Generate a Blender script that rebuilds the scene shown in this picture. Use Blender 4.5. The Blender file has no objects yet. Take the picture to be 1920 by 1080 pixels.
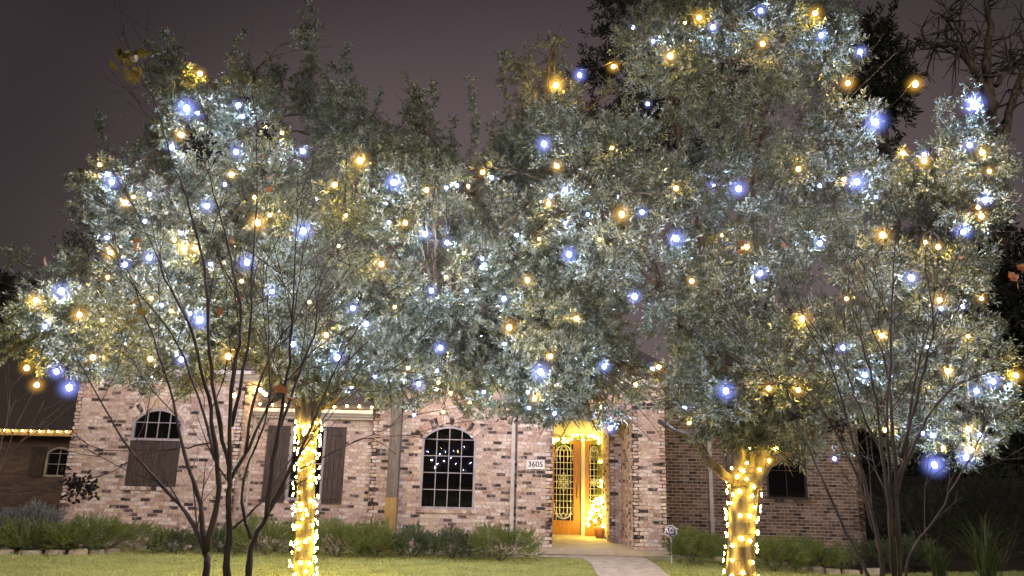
import bpy, bmesh, math, random
import numpy as np
from mathutils import Vector, Matrix

random.seed(7)
rng = np.random.default_rng(11)
sc = bpy.context.scene
COL = sc.collection

# ------------------------------------------------------------------ camera
F_PX, PITCH, ROLL = 1400.0, math.radians(14.0), math.radians(1.4)
CAM = np.array((0.0, 0.0, 1.65))
_f = np.array((0, math.cos(PITCH), math.sin(PITCH)))
_r0 = np.array((1.0, 0, 0)); _u0 = np.array((0, -math.sin(PITCH), math.cos(PITCH)))
_r = math.cos(ROLL) * _r0 + math.sin(ROLL) * _u0
_u = math.cos(ROLL) * _u0 - math.sin(ROLL) * _r0
cd = bpy.data.cameras.new("camera"); cam = bpy.data.objects.new("camera", cd); COL.objects.link(cam)
cd.sensor_width = 36.0; cd.lens = F_PX / 1920 * 36.0; cd.clip_end = 2000; cd.clip_start = 0.05
cam.matrix_world = Matrix(((_r[0], _u[0], -_f[0], CAM[0]), (_r[1], _u[1], -_f[1], CAM[1]),
                           (_r[2], _u[2], -_f[2], CAM[2]), (0, 0, 0, 1)))
sc.camera = cam

# ------------------------------------------------------------------ night sky, faint glow, exposure
SUN_EL, SUN_AZ = math.radians(24), math.radians(200)
w = bpy.data.worlds.new("World"); sc.world = w; w.use_nodes = True
nt = w.node_tree; N = nt.nodes; L = nt.links; N.clear()
out = N.new("ShaderNodeOutputWorld"); bg = N.new("ShaderNodeBackground")
sky = N.new("ShaderNodeTexSky"); sky.sky_type = 'NISHITA'; sky.sun_disc = False
sky.sun_elevation = math.radians(-4); sky.sun_rotation = SUN_AZ
tc = N.new("ShaderNodeTexCoord"); sep = N.new("ShaderNodeSeparateXYZ"); L.new(tc.outputs["Generated"], sep.inputs[0])
ramp = N.new("ShaderNodeValToRGB"); L.new(sep.outputs[2], ramp.inputs[0])
ramp.color_ramp.elements[0].position = 0.0; ramp.color_ramp.elements[0].color = (0.122, 0.094, 0.098, 1)
ramp.color_ramp.elements[1].position = 0.9; ramp.color_ramp.elements[1].color = (0.020, 0.015, 0.018, 1)
e = ramp.color_ramp.elements.new(0.45); e.color = (0.094, 0.070, 0.074, 1)
e = ramp.color_ramp.elements.new(0.62); e.color = (0.050, 0.037, 0.041, 1)
# glow of the town lies beyond the house: the cloud is a little brighter that way
gl = N.new("ShaderNodeVectorMath"); gl.operation = 'DOT_PRODUCT'; gl.inputs[1].default_value = (0.10, 0.99, 0.08)
L.new(tc.outputs["Generated"], gl.inputs[0])
mr = N.new("ShaderNodeMapRange"); mr.inputs[1].default_value = 0.70; mr.inputs[2].default_value = 0.97
mr.inputs[3].default_value = 0.36; mr.inputs[4].default_value = 1.2; mr.interpolation_type = 'SMOOTHSTEP'
L.new(gl.outputs["Value"], mr.inputs[0])
nz = N.new("ShaderNodeTexNoise"); nz.inputs["Scale"].default_value = 2.2; nz.inputs["Detail"].default_value = 3
L.new(tc.outputs["Generated"], nz.inputs["Vector"])
mr2 = N.new("ShaderNodeMapRange"); mr2.inputs[3].default_value = 0.82; mr2.inputs[4].default_value = 1.18
L.new(nz.outputs[0], mr2.inputs[0])
mm = N.new("ShaderNodeMath"); mm.operation = 'MULTIPLY'; L.new(mr.outputs[0], mm.inputs[0]); L.new(mr2.outputs[0], mm.inputs[1])
vs = N.new("ShaderNodeVectorMath"); vs.operation = 'SCALE'; L.new(ramp.outputs[0], vs.inputs[0]); L.new(mm.outputs[0], vs.inputs["Scale"])
sk = N.new("ShaderNodeVectorMath"); sk.operation = 'SCALE'; sk.inputs["Scale"].default_value = 0.03; L.new(sky.outputs[0], sk.inputs[0])
ad = N.new("ShaderNodeVectorMath"); ad.operation = 'ADD'; L.new(vs.outputs[0], ad.inputs[0]); L.new(sk.outputs[0], ad.inputs[1])
L.new(ad.outputs[0], bg.inputs[0]); bg.inputs[1].default_value = 0.90; L.new(bg.outputs[0], out.inputs[0])

sd = bpy.data.lights.new("street_glow", 'SUN'); sun = bpy.data.objects.new("street_glow", sd); COL.objects.link(sun)
sd.energy = 0.8; sd.angle = math.radians(15); sd.color = (1.0, 0.86, 0.76)
sun.rotation_euler = (math.radians(90) - SUN_EL, 0, math.radians(12)); sun.location = (0, -5, 8)

sc.view_settings.view_transform = 'Standard'; sc.view_settings.look = 'None'
sc.view_settings.gamma = 1.0; sc.view_settings.use_curve_mapping = False; sc.view_settings.exposure = 0.3
cy = sc.cycles
cy.use_denoising = True; cy.adaptive_threshold = 0.02; cy.use_light_tree = True; cy.max_bounces = 4; cy.diffuse_bounces = 2; cy.glossy_bounces = 2
cy.transmission_bounces = 3; cy.transparent_max_bounces = 8; cy.caustics_reflective = False; cy.caustics_refractive = False
cy.sample_clamp_indirect = 2.0; cy.filter_width = 1.5

BULB_COOL = (0.48, 0.60, 1.0); BULB_WARM = (1.0, 0.60, 0.09); FAIRY = (1.0, 0.66, 0.08)
BULB_L = 880.0; WARM_L = 600.0; STAR_L = 230.0; EAVE_L = 75.0; DOOR_L = 120.0

# ------------------------------------------------------------------ projection helpers
def ray(u, v):
    d = _f * F_PX + _r * (u - 960) + _u * (540 - v)
    return d / np.linalg.norm(d)
def P(u, v, Y):
    d = ray(u, v); return CAM + d * ((Y - CAM[1]) / d[1])
def G(u, v, z=0.0):
    d = ray(u, v); return CAM + d * ((z - CAM[2]) / d[2])
def proj(p):
    q = np.asarray(p, float) - CAM
    dz = q @ _f
    return np.stack([960 + F_PX * (q @ _r) / dz, 540 - F_PX * (q @ _u) / dz, dz], -1)

# ------------------------------------------------------------------ object helpers
def link(name, data=None, parent=None, loc=None, mat=None):
    o = bpy.data.objects.new(name, data); COL.objects.link(o)
    if parent is not None: o.parent = parent
    if loc is not None: o.location = loc
    if mat is not None and data is not None and len(data.materials) == 0: data.materials.append(mat)
    return o
def worldloc(o):
    p = Vector((0, 0, 0))
    while o is not None:
        p = p + o.location; o = o.parent
    return p
def thing(name, label, cat, loc=(0, 0, 0), group=None):
    o = link(name, None, None, Vector(loc)); o.empty_display_size = 0.1
    o["label"] = label; o["category"] = cat
    if group: o["group"] = group
    return o
def tag(o, label, cat, group=None):
    o["label"] = label; o["category"] = cat
    if group: o["group"] = group
    return o

class MB:
    def __init__(s): s.v = []; s.f = []; s.n = 0
    def add(s, verts, faces):
        verts = np.asarray(verts, float)
        s.v.append(verts); s.f.extend([tuple(int(i) + s.n for i in f) for f in faces]); s.n += len(verts)
        return s
    def box(s, x0, x1, y0, y1, z0, z1):
        v = [(x0, y0, z0), (x1, y0, z0), (x1, y1, z0), (x0, y1, z0), (x0, y0, z1), (x1, y0, z1), (x1, y1, z1), (x0, y1, z1)]
        return s.add(v, [(0, 3, 2, 1), (4, 5, 6, 7), (0, 1, 5, 4), (1, 2, 6, 5), (2, 3, 7, 6), (3, 0, 4, 7)])
    def tube(s, pts, rad, sides=7, cap=True, wob=0.0):
        pts = np.asarray(pts, float); n = len(pts)
        rad = np.broadcast_to(np.asarray(rad, float), (n,))
        t = np.gradient(pts, axis=0); t /= np.linalg.norm(t, axis=1)[:, None] + 1e-9
        ref = np.array((0.31, 0.95, 0.11)) if abs(t[0] @ np.array((0.31, 0.95, 0.11))) < 0.9 else np.array((1.0, 0, 0))
        a = np.cross(t, ref); a /= np.linalg.norm(a, axis=1)[:, None] + 1e-9
        b = np.cross(t, a)
        ang = np.arange(sides) * 2 * math.pi / sides
        rr = rad[:, None] * (1 + (wob * rng.standard_normal((n, sides)) if wob else 0))
        ring = pts[:, None, :] + rr[:, :, None] * (np.cos(ang)[None, :, None] * a[:, None, :] + np.sin(ang)[None, :, None] * b[:, None, :])
        fs = []
        for i in range(n - 1):
            for k in range(sides):
                k2 = (k + 1) % sides
                fs.append((i * sides + k, i * sides + k2, (i + 1) * sides + k2, (i + 1) * sides + k))
        if cap:
            fs.append(tuple(range(sides))[::-1]); fs.append(tuple((n - 1) * sides + k for k in range(sides)))
        return s.add(ring.reshape(-1, 3), fs)
    def prism(s, poly, y0, y1):
        """poly: list of (x, z), counter-clockwise seen from -Y."""
        n = len(poly)
        v = [(x, y0, z) for x, z in poly] + [(x, y1, z) for x, z in poly]
        f = [tuple(range(n)), tuple(range(2 * n - 1, n - 1, -1))]
        for i in range(n):
            j = (i + 1) % n; f.append((i, i + n, j + n, j))
        return s.add(v, f)
    def slab(s, poly, z0, z1):
        n = len(poly)
        v = [(x, y, z1) for x, y in poly] + [(x, y, z0) for x, y in poly]
        f = [tuple(range(n)), tuple(range(2 * n - 1, n - 1, -1))]
        for i in range(n):
            j = (i + 1) % n; f.append((i, i + n, j + n, j))
        return s.add(v, f)
    def mesh(s, name, mat=None, smooth=False):
        m = bpy.data.meshes.new(name)
        m.from_pydata(np.concatenate(s.v).tolist() if s.v else [], [], s.f)
        if mat: m.materials.append(mat)
        if smooth: m.polygons.foreach_set("use_smooth", [True] * len(m.polygons))
        m.update(); return m
    def build(s, name, mat, parent=None, smooth=False):
        """vertices are in world coordinates"""
        o = link(name, s.mesh(name, mat, smooth), parent)
        if parent is not None: o.location = -worldloc(parent)
        return o

def tri_mesh(name, verts, faces, mat, smooth=False):
    """fast mesh from numpy arrays (n,3) and (m,k)"""
    m = bpy.data.meshes.new(name); k = faces.shape[1]
    m.vertices.add(len(verts)); m.vertices.foreach_set("co", np.ascontiguousarray(verts, np.float32).ravel())
    m.loops.add(faces.size); m.loops.foreach_set("vertex_index", np.ascontiguousarray(faces, np.int32).ravel())
    m.polygons.add(len(faces)); m.polygons.foreach_set("loop_start", np.arange(0, faces.size, k, dtype=np.int32))
    if smooth: m.polygons.foreach_set("use_smooth", np.ones(len(faces), bool))
    m.update(calc_edges=True); m.materials.append(mat); return m

# ------------------------------------------------------------------ materials
MATS = {}
def material(name):
    m = bpy.data.materials.new(name); m.use_nodes = True; m.node_tree.nodes.clear(); MATS[name] = m
    return m, m.node_tree.nodes, m.node_tree.links
def noise_mat(name, c0, c1, scale=6.0, rough=0.8, bump=0.0, detail=5.0, stretch=(1, 1, 1), spec=0.3, c2=None, lo=0.35, hi=0.65, bscale=None):
    m, n, l = material(name)
    o = n.new("ShaderNodeOutputMaterial"); b = n.new("ShaderNodeBsdfPrincipled"); l.new(b.outputs[0], o.inputs[0])
    t = n.new("ShaderNodeTexCoord"); mp = n.new("ShaderNodeMapping"); mp.inputs["Scale"].default_value = stretch
    l.new(t.outputs["Object"], mp.inputs[0])
    x = n.new("ShaderNodeTexNoise"); x.inputs["Scale"].default_value = scale; x.inputs["Detail"].default_value = detail
    l.new(mp.outputs[0], x.inputs["Vector"])
    r = n.new("ShaderNodeValToRGB"); l.new(x.outputs[0], r.inputs[0])
    r.color_ramp.elements[0].position = lo; r.color_ramp.elements[0].color = (*c0, 1)
    r.color_ramp.elements[1].position = hi; r.color_ramp.elements[1].color = (*c1, 1)
    if c2:
        e = r.color_ramp.elements.new((lo + hi) / 2); e.color = (*c2, 1)
    l.new(r.outputs[0], b.inputs["Base Color"]); b.inputs["Roughness"].default_value = rough
    b.inputs["Specular IOR Level"].default_value = spec
    if bump:
        y = n.new("ShaderNodeTexNoise"); y.inputs["Scale"].default_value = bscale or scale * 4; y.inputs["Detail"].default_value = 6
        l.new(mp.outputs[0], y.inputs["Vector"])
        bm_ = n.new("ShaderNodeBump"); bm_.inputs["Strength"].default_value = bump; bm_.inputs["Distance"].default_value = 0.02
        l.new(y.outputs[0], bm_.inputs["Height"]); l.new(bm_.outputs[0], b.inputs["Normal"])
    return m
def leaf_mat(name, dark, light, under, trans=0.25, rough=0.45, scale=3.0, spec=0.5):
    m, n, l = material(name)
    o = n.new("ShaderNodeOutputMaterial"); b = n.new("ShaderNodeBsdfPrincipled")
    g = n.new("ShaderNodeNewGeometry"); t = n.new("ShaderNodeTexCoord")
    x = n.new("ShaderNodeTexNoise"); x.inputs["Scale"].default_value = scale; x.inputs["Detail"].default_value = 4
    l.new(t.outputs["Object"], x.inputs["Vector"])
    y = n.new("ShaderNodeTexNoise"); y.inputs["Scale"].default_value = 40; y.inputs["Detail"].default_value = 1
    l.new(t.outputs["Object"], y.inputs["Vector"])
    a = n.new("ShaderNodeMath"); a.operation = 'ADD'; l.new(x.outputs[0], a.inputs[0]); l.new(y.outputs[0], a.inputs[1])
    r = n.new("ShaderNodeValToRGB"); h = n.new("ShaderNodeMath"); h.operation = 'MULTIPLY'; h.inputs[1].default_value = 0.5
    l.new(a.outputs[0], h.inputs[0]); l.new(h.outputs[0], r.inputs[0])
    r.color_ramp.elements[0].position = 0.36; r.color_ramp.elements[0].color = (*dark, 1)
    r.color_ramp.elements[1].position = 0.64; r.color_ramp.elements[1].color = (*light, 1)
    mx = n.new("ShaderNodeMix"); mx.data_type = 'RGBA'; l.new(g.outputs["Backfacing"], mx.inputs[0])
    l.new(r.outputs[0], mx.inputs[6]); mx.inputs[7].default_value = (*under, 1)
    l.new(mx.outputs[2], b.inputs["Base Color"]); b.inputs["Roughness"].default_value = rough
    b.inputs["Specular IOR Level"].default_value = spec
    tr = n.new("ShaderNodeBsdfTranslucent"); l.new(r.outputs[0], tr.inputs[0])
    ms = n.new("ShaderNodeMixShader"); ms.inputs[0].default_value = trans
    l.new(b.outputs[0], ms.inputs[1]); l.new(tr.outputs[0], ms.inputs[2]); l.new(ms.outputs[0], o.inputs[0])
    return m
def emit_mat(name, col, strength):
    m, n, l = material(name)
    o = n.new("ShaderNodeOutputMaterial"); e = n.new("ShaderNodeEmission")
    e.inputs[0].default_value = (*col, 1); e.inputs[1].default_value = strength; l.new(e.outputs[0], o.inputs[0])
    m.cycles.emission_sampling = 'FRONT'
    return m
def plain_mat(name, col, rough=0.5, metal=0.0, spec=0.5):
    return noise_mat(name, tuple(c * 0.86 for c in col), tuple(min(1, c * 1.1) for c in col), 9, rough, 0.05, spec=spec)

def brick_mat(name, bricks, darkf):
    """colour differs from brick to brick: random by object (single bricks) and by island (joined ones)"""
    m, n, l = material(name)
    o = n.new("ShaderNodeOutputMaterial"); b = n.new("ShaderNodeBsdfPrincipled"); l.new(b.outputs[0], o.inputs[0])
    oi = n.new("ShaderNodeObjectInfo"); g = n.new("ShaderNodeNewGeometry")
    a = n.new("ShaderNodeMath"); a.operation = 'ADD'; l.new(oi.outputs["Random"], a.inputs[0]); l.new(g.outputs["Random Per Island"], a.inputs[1])
    fr = n.new("ShaderNodeMath"); fr.operation = 'FRACT'; l.new(a.outputs[0], fr.inputs[0])
    r = n.new("ShaderNodeValToRGB"); r.color_ramp.interpolation = 'CONSTANT'; l.new(fr.outputs[0], r.inputs[0])
    els = r.color_ramp.elements
    while len(els) > 1: els.remove(els[-1])
    pos = 0.0
    for i, (c, wgt) in enumerate(bricks):
        if i == 0: els[0].position = 0; els[0].color = (*c, 1)
        else:
            e = els.new(pos); e.color = (*c, 1)
        pos += wgt
    t = n.new("ShaderNodeTexCoord"); gp = n.new("ShaderNodeNewGeometry")
    x = n.new("ShaderNodeTexNoise"); x.inputs["Scale"].default_value = 22; x.inputs["Detail"].default_value = 6
    l.new(gp.outputs["Position"], x.inputs["Vector"])
    rr = n.new("ShaderNodeMapRange"); rr.inputs[1].default_value = 0.3; rr.inputs[2].default_value = 0.7
    rr.inputs[3].default_value = 0.62; rr.inputs[4].default_value = 1.3; l.new(x.outputs[0], rr.inputs[0])
    big = n.new("ShaderNodeTexNoise"); big.inputs["Scale"].default_value = 0.9; big.inputs["Detail"].default_value = 3
    l.new(gp.outputs["Position"], big.inputs["Vector"])
    br = n.new("ShaderNodeMapRange"); br.inputs[1].default_value = 0.3; br.inputs[2].default_value = 0.7
    br.inputs[3].default_value = 0.85; br.inputs[4].default_value = 1.12; l.new(big.outputs[0], br.inputs[0])
    mu = n.new("ShaderNodeMath"); mu.operation = 'MULTIPLY'; l.new(rr.outputs[0], mu.inputs[0]); l.new(br.outputs[0], mu.inputs[1])
    sc_ = n.new("ShaderNodeVectorMath"); sc_.operation = 'SCALE'; l.new(r.outputs[0], sc_.inputs[0]); l.new(mu.outputs[0], sc_.inputs["Scale"])
    # smears of pale mortar wash
    ws = n.new("ShaderNodeTexNoise"); ws.inputs["Scale"].default_value = 9; ws.inputs["Detail"].default_value = 7
    l.new(gp.outputs["Position"], ws.inputs["Vector"])
    wr = n.new("ShaderNodeMapRange"); wr.inputs[1].default_value = 0.52; wr.inputs[2].default_value = 0.68
    wr.inputs[3].default_value = 0.0; wr.inputs[4].default_value = 0.55; l.new(ws.outputs[0], wr.inputs[0])
    mx = n.new("ShaderNodeMix"); mx.data_type = 'RGBA'; l.new(wr.outputs[0], mx.inputs[0]); l.new(sc_.outputs[0], mx.inputs[6])
    mx.inputs[7].default_value = (0.62, 0.52, 0.47, 1) if name == "brick" else (0.30, 0.21, 0.16, 1)
    l.new(mx.outputs[2], b.inputs["Base Color"]); b.inputs["Roughness"].default_value = 0.9; b.inputs["Specular IOR Level"].default_value = 0.2
    bp = n.new("ShaderNodeBump"); bp.inputs["Strength"].default_value = 0.35; bp.inputs["Distance"].default_value = 0.01
    l.new(x.outputs[0], bp.inputs["Height"]); l.new(bp.outputs[0], b.inputs["Normal"])
    return m

M_BRICK = brick_mat("brick", [((0.54, 0.41, 0.36), .25), ((0.47, 0.33, 0.28), .21), ((0.66, 0.56, 0.50), .22), ((0.37, 0.25, 0.20), .09),
                              ((0.55, 0.43, 0.31), .10), ((0.060, 0.045, 0.047), .07), ((0.125, 0.088, 0.08), .05)], 0)
M_BRICK_SHADE = brick_mat("brick_brown_shade", [((0.19, 0.125, 0.095), .33), ((0.13, 0.085, 0.065), .25), ((0.30, 0.225, 0.175), .18), ((0.22, 0.155, 0.115), .12),
                                         ((0.06, 0.045, 0.045), .12)], 0)  # browner copy of the brick, the right wall's shade put into its colour
M_MORTAR = noise_mat("mortar", (0.36, 0.30, 0.265), (0.50, 0.43, 0.385), 14, 0.95, 0.3)
M_TRIM = noise_mat("painted_trim", (0.50, 0.45, 0.42), (0.62, 0.57, 0.54), 5, 0.5, 0.05)
M_FRAME = noise_mat("window_frame_paint", (0.30, 0.27, 0.29), (0.42, 0.38, 0.41), 6, 0.4, 0.03)
M_SHUT = noise_mat("stained_shutter_wood", (0.035, 0.026, 0.024), (0.095, 0.072, 0.064), 8, 0.75, 0.4, stretch=(9, 1, 0.6))
M_ROOF = noise_mat("asphalt_shingle", (0.055, 0.046, 0.042), (0.15, 0.125, 0.11), 30, 0.95, 0.5)
M_STONE = noise_mat("limestone", (0.30, 0.26, 0.20), (0.50, 0.45, 0.36), 7, 0.9, 0.5)
M_CONC = noise_mat("concrete", (0.34, 0.30, 0.26), (0.50, 0.45, 0.40), 5, 0.9, 0.25, detail=8)
M_PORCH = noise_mat("porch_concrete", (0.42, 0.36, 0.27), (0.52, 0.45, 0.34), 5, 0.8, 0.2)
M_MULCH = noise_mat("bark_mulch", (0.020, 0.013, 0.010), (0.085, 0.055, 0.038), 26, 0.95, 1.0)
M_LAWN = noise_mat("lawn_soil", (0.15, 0.17, 0.05), (0.36, 0.37, 0.14), 2.2, 0.95, 0.8, c2=(0.25, 0.27, 0.09), bscale=60)
M_GRASS = leaf_mat("grass_blade", (0.28, 0.33, 0.10), (0.56, 0.60, 0.25), (0.44, 0.48, 0.19), 0.25, 0.6, 1.4, 0.2)
M_BARK = noise_mat("oak_bark", (0.040, 0.030, 0.024), (0.17, 0.135, 0.10), 9, 0.95, 1.0, stretch=(1, 1, 0.22), bscale=22)
M_CRAPE = noise_mat("smooth_crape_bark", (0.026, 0.018, 0.018), (0.075, 0.053, 0.048), 7, 0.75, 0.25, stretch=(1, 1, 0.3))
M_CRAPE_GREY = noise_mat("grey_crape_bark", (0.024, 0.018, 0.017), (0.080, 0.062, 0.056), 7, 0.75, 0.25, stretch=(1, 1, 0.3))
M_SEED = noise_mat("dry_seed_pod", (0.010, 0.007, 0.008), (0.035, 0.024, 0.024), 20, 0.8)
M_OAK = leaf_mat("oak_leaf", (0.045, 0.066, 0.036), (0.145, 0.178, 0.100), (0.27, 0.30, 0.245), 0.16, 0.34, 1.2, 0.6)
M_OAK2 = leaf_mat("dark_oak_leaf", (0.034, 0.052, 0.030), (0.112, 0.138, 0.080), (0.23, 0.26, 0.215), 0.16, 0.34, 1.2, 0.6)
M_FAR = leaf_mat("far_leaf", (0.020, 0.026, 0.018), (0.045, 0.052, 0.034), (0.05, 0.055, 0.04), 0.15, 0.6, 0.8, 0.2)
M_SHRUB = leaf_mat("shrub_leaf", (0.065, 0.10, 0.022), (0.19, 0.24, 0.058), (0.17, 0.21, 0.07), 0.2, 0.45, 2.0)
M_SHRUB_B = leaf_mat("holly_leaf", (0.030, 0.055, 0.022), (0.095, 0.130, 0.055), (0.09, 0.11, 0.06), 0.15, 0.35, 2.0)
M_SAGE = leaf_mat("sage_leaf", (0.07, 0.085, 0.08), (0.17, 0.19, 0.18), (0.19, 0.21, 0.20), 0.15, 0.7, 2.0)
M_REED = leaf_mat("reed_leaf", (0.025, 0.045, 0.012), (0.07, 0.10, 0.03), (0.06, 0.08, 0.03), 0.15, 0.5, 2.0)
M_AUT = leaf_mat("autumn_leaf", (0.14, 0.035, 0.014), (0.34, 0.13, 0.03), (0.20, 0.08, 0.035), 0.3, 0.5, 6.0)
M_AUTG = leaf_mat("turning_leaf", (0.05, 0.06, 0.015), (0.22, 0.14, 0.03), (0.14, 0.11, 0.03), 0.3, 0.5, 6.0)
M_CORD = plain_mat("cord_rubber", (0.018, 0.02, 0.018), 0.6)
M_GREENCORD = plain_mat("green_wire", (0.02, 0.035, 0.018), 0.6)
M_COOL = emit_mat("cool_white_bulb", BULB_COOL, BULB_L)
M_WARM = emit_mat("amber_bulb", BULB_WARM, WARM_L)
def halo_mat(name, col, dens):  # emissive volume fading outward, stands in for a bulb's lens halo
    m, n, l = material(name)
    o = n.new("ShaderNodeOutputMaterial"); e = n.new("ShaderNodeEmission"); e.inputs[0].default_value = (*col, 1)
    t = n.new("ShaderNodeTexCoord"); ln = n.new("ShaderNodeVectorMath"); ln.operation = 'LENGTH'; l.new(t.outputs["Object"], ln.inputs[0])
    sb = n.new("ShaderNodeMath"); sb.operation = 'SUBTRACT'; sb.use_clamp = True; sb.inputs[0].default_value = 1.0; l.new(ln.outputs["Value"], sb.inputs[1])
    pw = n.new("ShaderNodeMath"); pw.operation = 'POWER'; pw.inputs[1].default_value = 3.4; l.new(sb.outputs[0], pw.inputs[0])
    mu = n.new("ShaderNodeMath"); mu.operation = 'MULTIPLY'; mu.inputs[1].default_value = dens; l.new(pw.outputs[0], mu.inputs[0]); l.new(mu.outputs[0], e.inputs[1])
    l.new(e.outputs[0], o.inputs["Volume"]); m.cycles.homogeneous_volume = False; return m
M_HALO = [halo_mat("cool_halo_glow", (0.25, 0.32, 1.0), 13.0), halo_mat("amber_halo_glow", (1.0, 0.52, 0.07), 9.0)]
M_STAR = emit_mat("fairy_star", FAIRY, STAR_L)
M_EAVE = emit_mat("eave_bulb", (1.0, 0.72, 0.26), EAVE_L)
M_DOORB = emit_mat("garland_bulb", (1.0, 0.72, 0.14), DOOR_L)
M_POST = noise_mat("grey_post_wood", (0.10, 0.080, 0.068), (0.20, 0.165, 0.14), 6, 0.85, 0.4, stretch=(8, 8, 0.5))
M_POSTL = noise_mat("tan_post_wood", (0.24, 0.155, 0.055), (0.36, 0.25, 0.095), 6, 0.8, 0.3, stretch=(8, 8, 0.5))
M_DOOR = noise_mat("varnished_door_wood", (0.30, 0.125, 0.025), (0.46, 0.22, 0.05), 7, 0.3, 0.1, stretch=(8, 1, 0.5), spec=0.5)
M_CAME = plain_mat("brass_came", (0.80, 0.79, 0.74), 0.35)
M_BRASS = plain_mat("aged_brass", (0.35, 0.24, 0.08), 0.3)
M_BLIND = plain_mat("window_blind", (0.060, 0.055, 0.062), 0.6)
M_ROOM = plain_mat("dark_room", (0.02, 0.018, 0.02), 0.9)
M_PLAQUE = plain_mat("cast_stone_plaque", (0.80, 0.76, 0.75), 0.8)
M_LETTER = plain_mat("dark_lettering", (0.03, 0.03, 0.035), 0.6)
M_SIGN = plain_mat("sign_blue", (0.06, 0.05, 0.26), 0.35)
M_WHITE = plain_mat("sign_white", (0.72, 0.72, 0.76), 0.4)
M_POT = plain_mat("terracotta_pot", (0.32, 0.13, 0.06), 0.7)
M_RED = plain_mat("red_ribbon", (0.30, 0.03, 0.02), 0.5)
M_FENCE = noise_mat("fence_board", (0.008, 0.007, 0.006), (0.020, 0.016, 0.014), 6, 0.9, 0.4, stretch=(6, 6, 0.5))
def glass_mat(name, tint, rf):
    m, n, l = material(name)
    o = n.new("ShaderNodeOutputMaterial"); t = n.new("ShaderNodeBsdfTransparent"); t.inputs[0].default_value = (*tint, 1)
    g = n.new("ShaderNodeBsdfGlossy"); g.inputs["Roughness"].default_value = 0.015
    fz = n.new("ShaderNodeFresnel"); fz.inputs[0].default_value = rf
    ms = n.new("ShaderNodeMixShader"); l.new(fz.outputs[0], ms.inputs[0]); l.new(t.outputs[0], ms.inputs[1]); l.new(g.outputs[0], ms.inputs[2])
    l.new(ms.outputs[0], o.inputs[0]); return m
M_GLASS = glass_mat("window_glass", (0.55, 0.55, 0.58), 1.7)

# ------------------------------------------------------------------ ground
def gxy(u, v): p = G(u, v); return (p[0], p[1])
lawn = link("lawn", MB().add([(-150, -60, 0), (150, -60, 0), (150, 240, 0), (-150, 240, 0)], [(0, 1, 2, 3)]).mesh("lawn", M_LAWN)); lawn["kind"] = "structure"
LEFT_EDGE = [gxy(*p) for p in [(-260, 1046), (-120, 1042), (0, 1040), (70, 1040), (150, 1041), (205, 1037), (250, 1032), (300, 1030), (380, 1030), (460, 1033),
                               (560, 1034), (700, 1034), (800, 1037), (860, 1042), (930, 1044), (985, 1044), (1003, 1038)]]
RIGHT_EDGE = [gxy(*p) for p in [(1262, 1038), (1340, 1049), (1400, 1055), (1450, 1061), (1500, 1069), (1545, 1076), (1640, 1078), (1750, 1074), (1900, 1072), (2150, 1072)]]
def sheet(name, poly, z, mat):
    o = link(name, MB().slab(poly, z - 0.05, z).mesh(name, mat)); o["kind"] = "structure"; return o
sheet("planting_bed", LEFT_EDGE + [(LEFT_EDGE[-1][0], 17.6), (LEFT_EDGE[0][0], 17.6)], 0.006, M_MULCH)
sheet("planting_bed", RIGHT_EDGE + [(RIGHT_EDGE[-1][0], 21), (RIGHT_EDGE[0][0], 21)], 0.006, M_MULCH)
PORCH_Z = 0.15; Y_PIL = 16.75
w_l = [(1004, 1029), (1003, 1043), (1060, 1045), (1092, 1049), (1108, 1058), (1119, 1080)]
w_r = [(1262, 1036), (1222, 1043), (1206, 1047), (1222, 1056), (1237, 1066), (1250, 1080)]
WALK = [gxy(*p) for p in w_l] + [(gxy(1119, 1080)[0] + 0.35, 8.5), (gxy(1119, 1080)[0] + 0.3, 2.0), (gxy(1250, 1080)[0] + 0.3, 2.0), (gxy(1250, 1080)[0] + 0.35, 8.5)] + [gxy(*p) for p in w_r[::-1]] + \
       [(gxy(1262, 1036)[0], Y_PIL - 0.12), (gxy(1004, 1029)[0], Y_PIL - 0.12)]
LAND = [gxy(*p) for p in ((1003, 1043), (1222, 1043.5))]
sheet("walkway", [gxy(1004, 1029), gxy(1003, 1042.2), gxy(1222, 1042.2), gxy(1262, 1036), (gxy(1262, 1036)[0], Y_PIL - 0.12), (gxy(1004, 1029)[0], Y_PIL - 0.12)], 0.032, M_CONC)
sheet("walkway", [gxy(1003, 1043.2)] + [gxy(*p) for p in w_l[2:]] + WALK[6:10] + [gxy(*p) for p in w_r[:1:-1]] + [gxy(1222, 1043.2)], 0.030, M_CONC)

def in_poly(px, py, poly):
    poly = np.asarray(poly); inside = np.zeros(len(px), bool); j = len(poly) - 1
    for i in range(len(poly)):
        xi, yi = poly[i]; xj, yj = poly[j]
        c = ((yi > py) != (yj > py)) & (px < (xj - xi) * (py - yi) / (yj - yi + 1e-12) + xi)
        inside ^= c; j = i
    return inside

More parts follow.
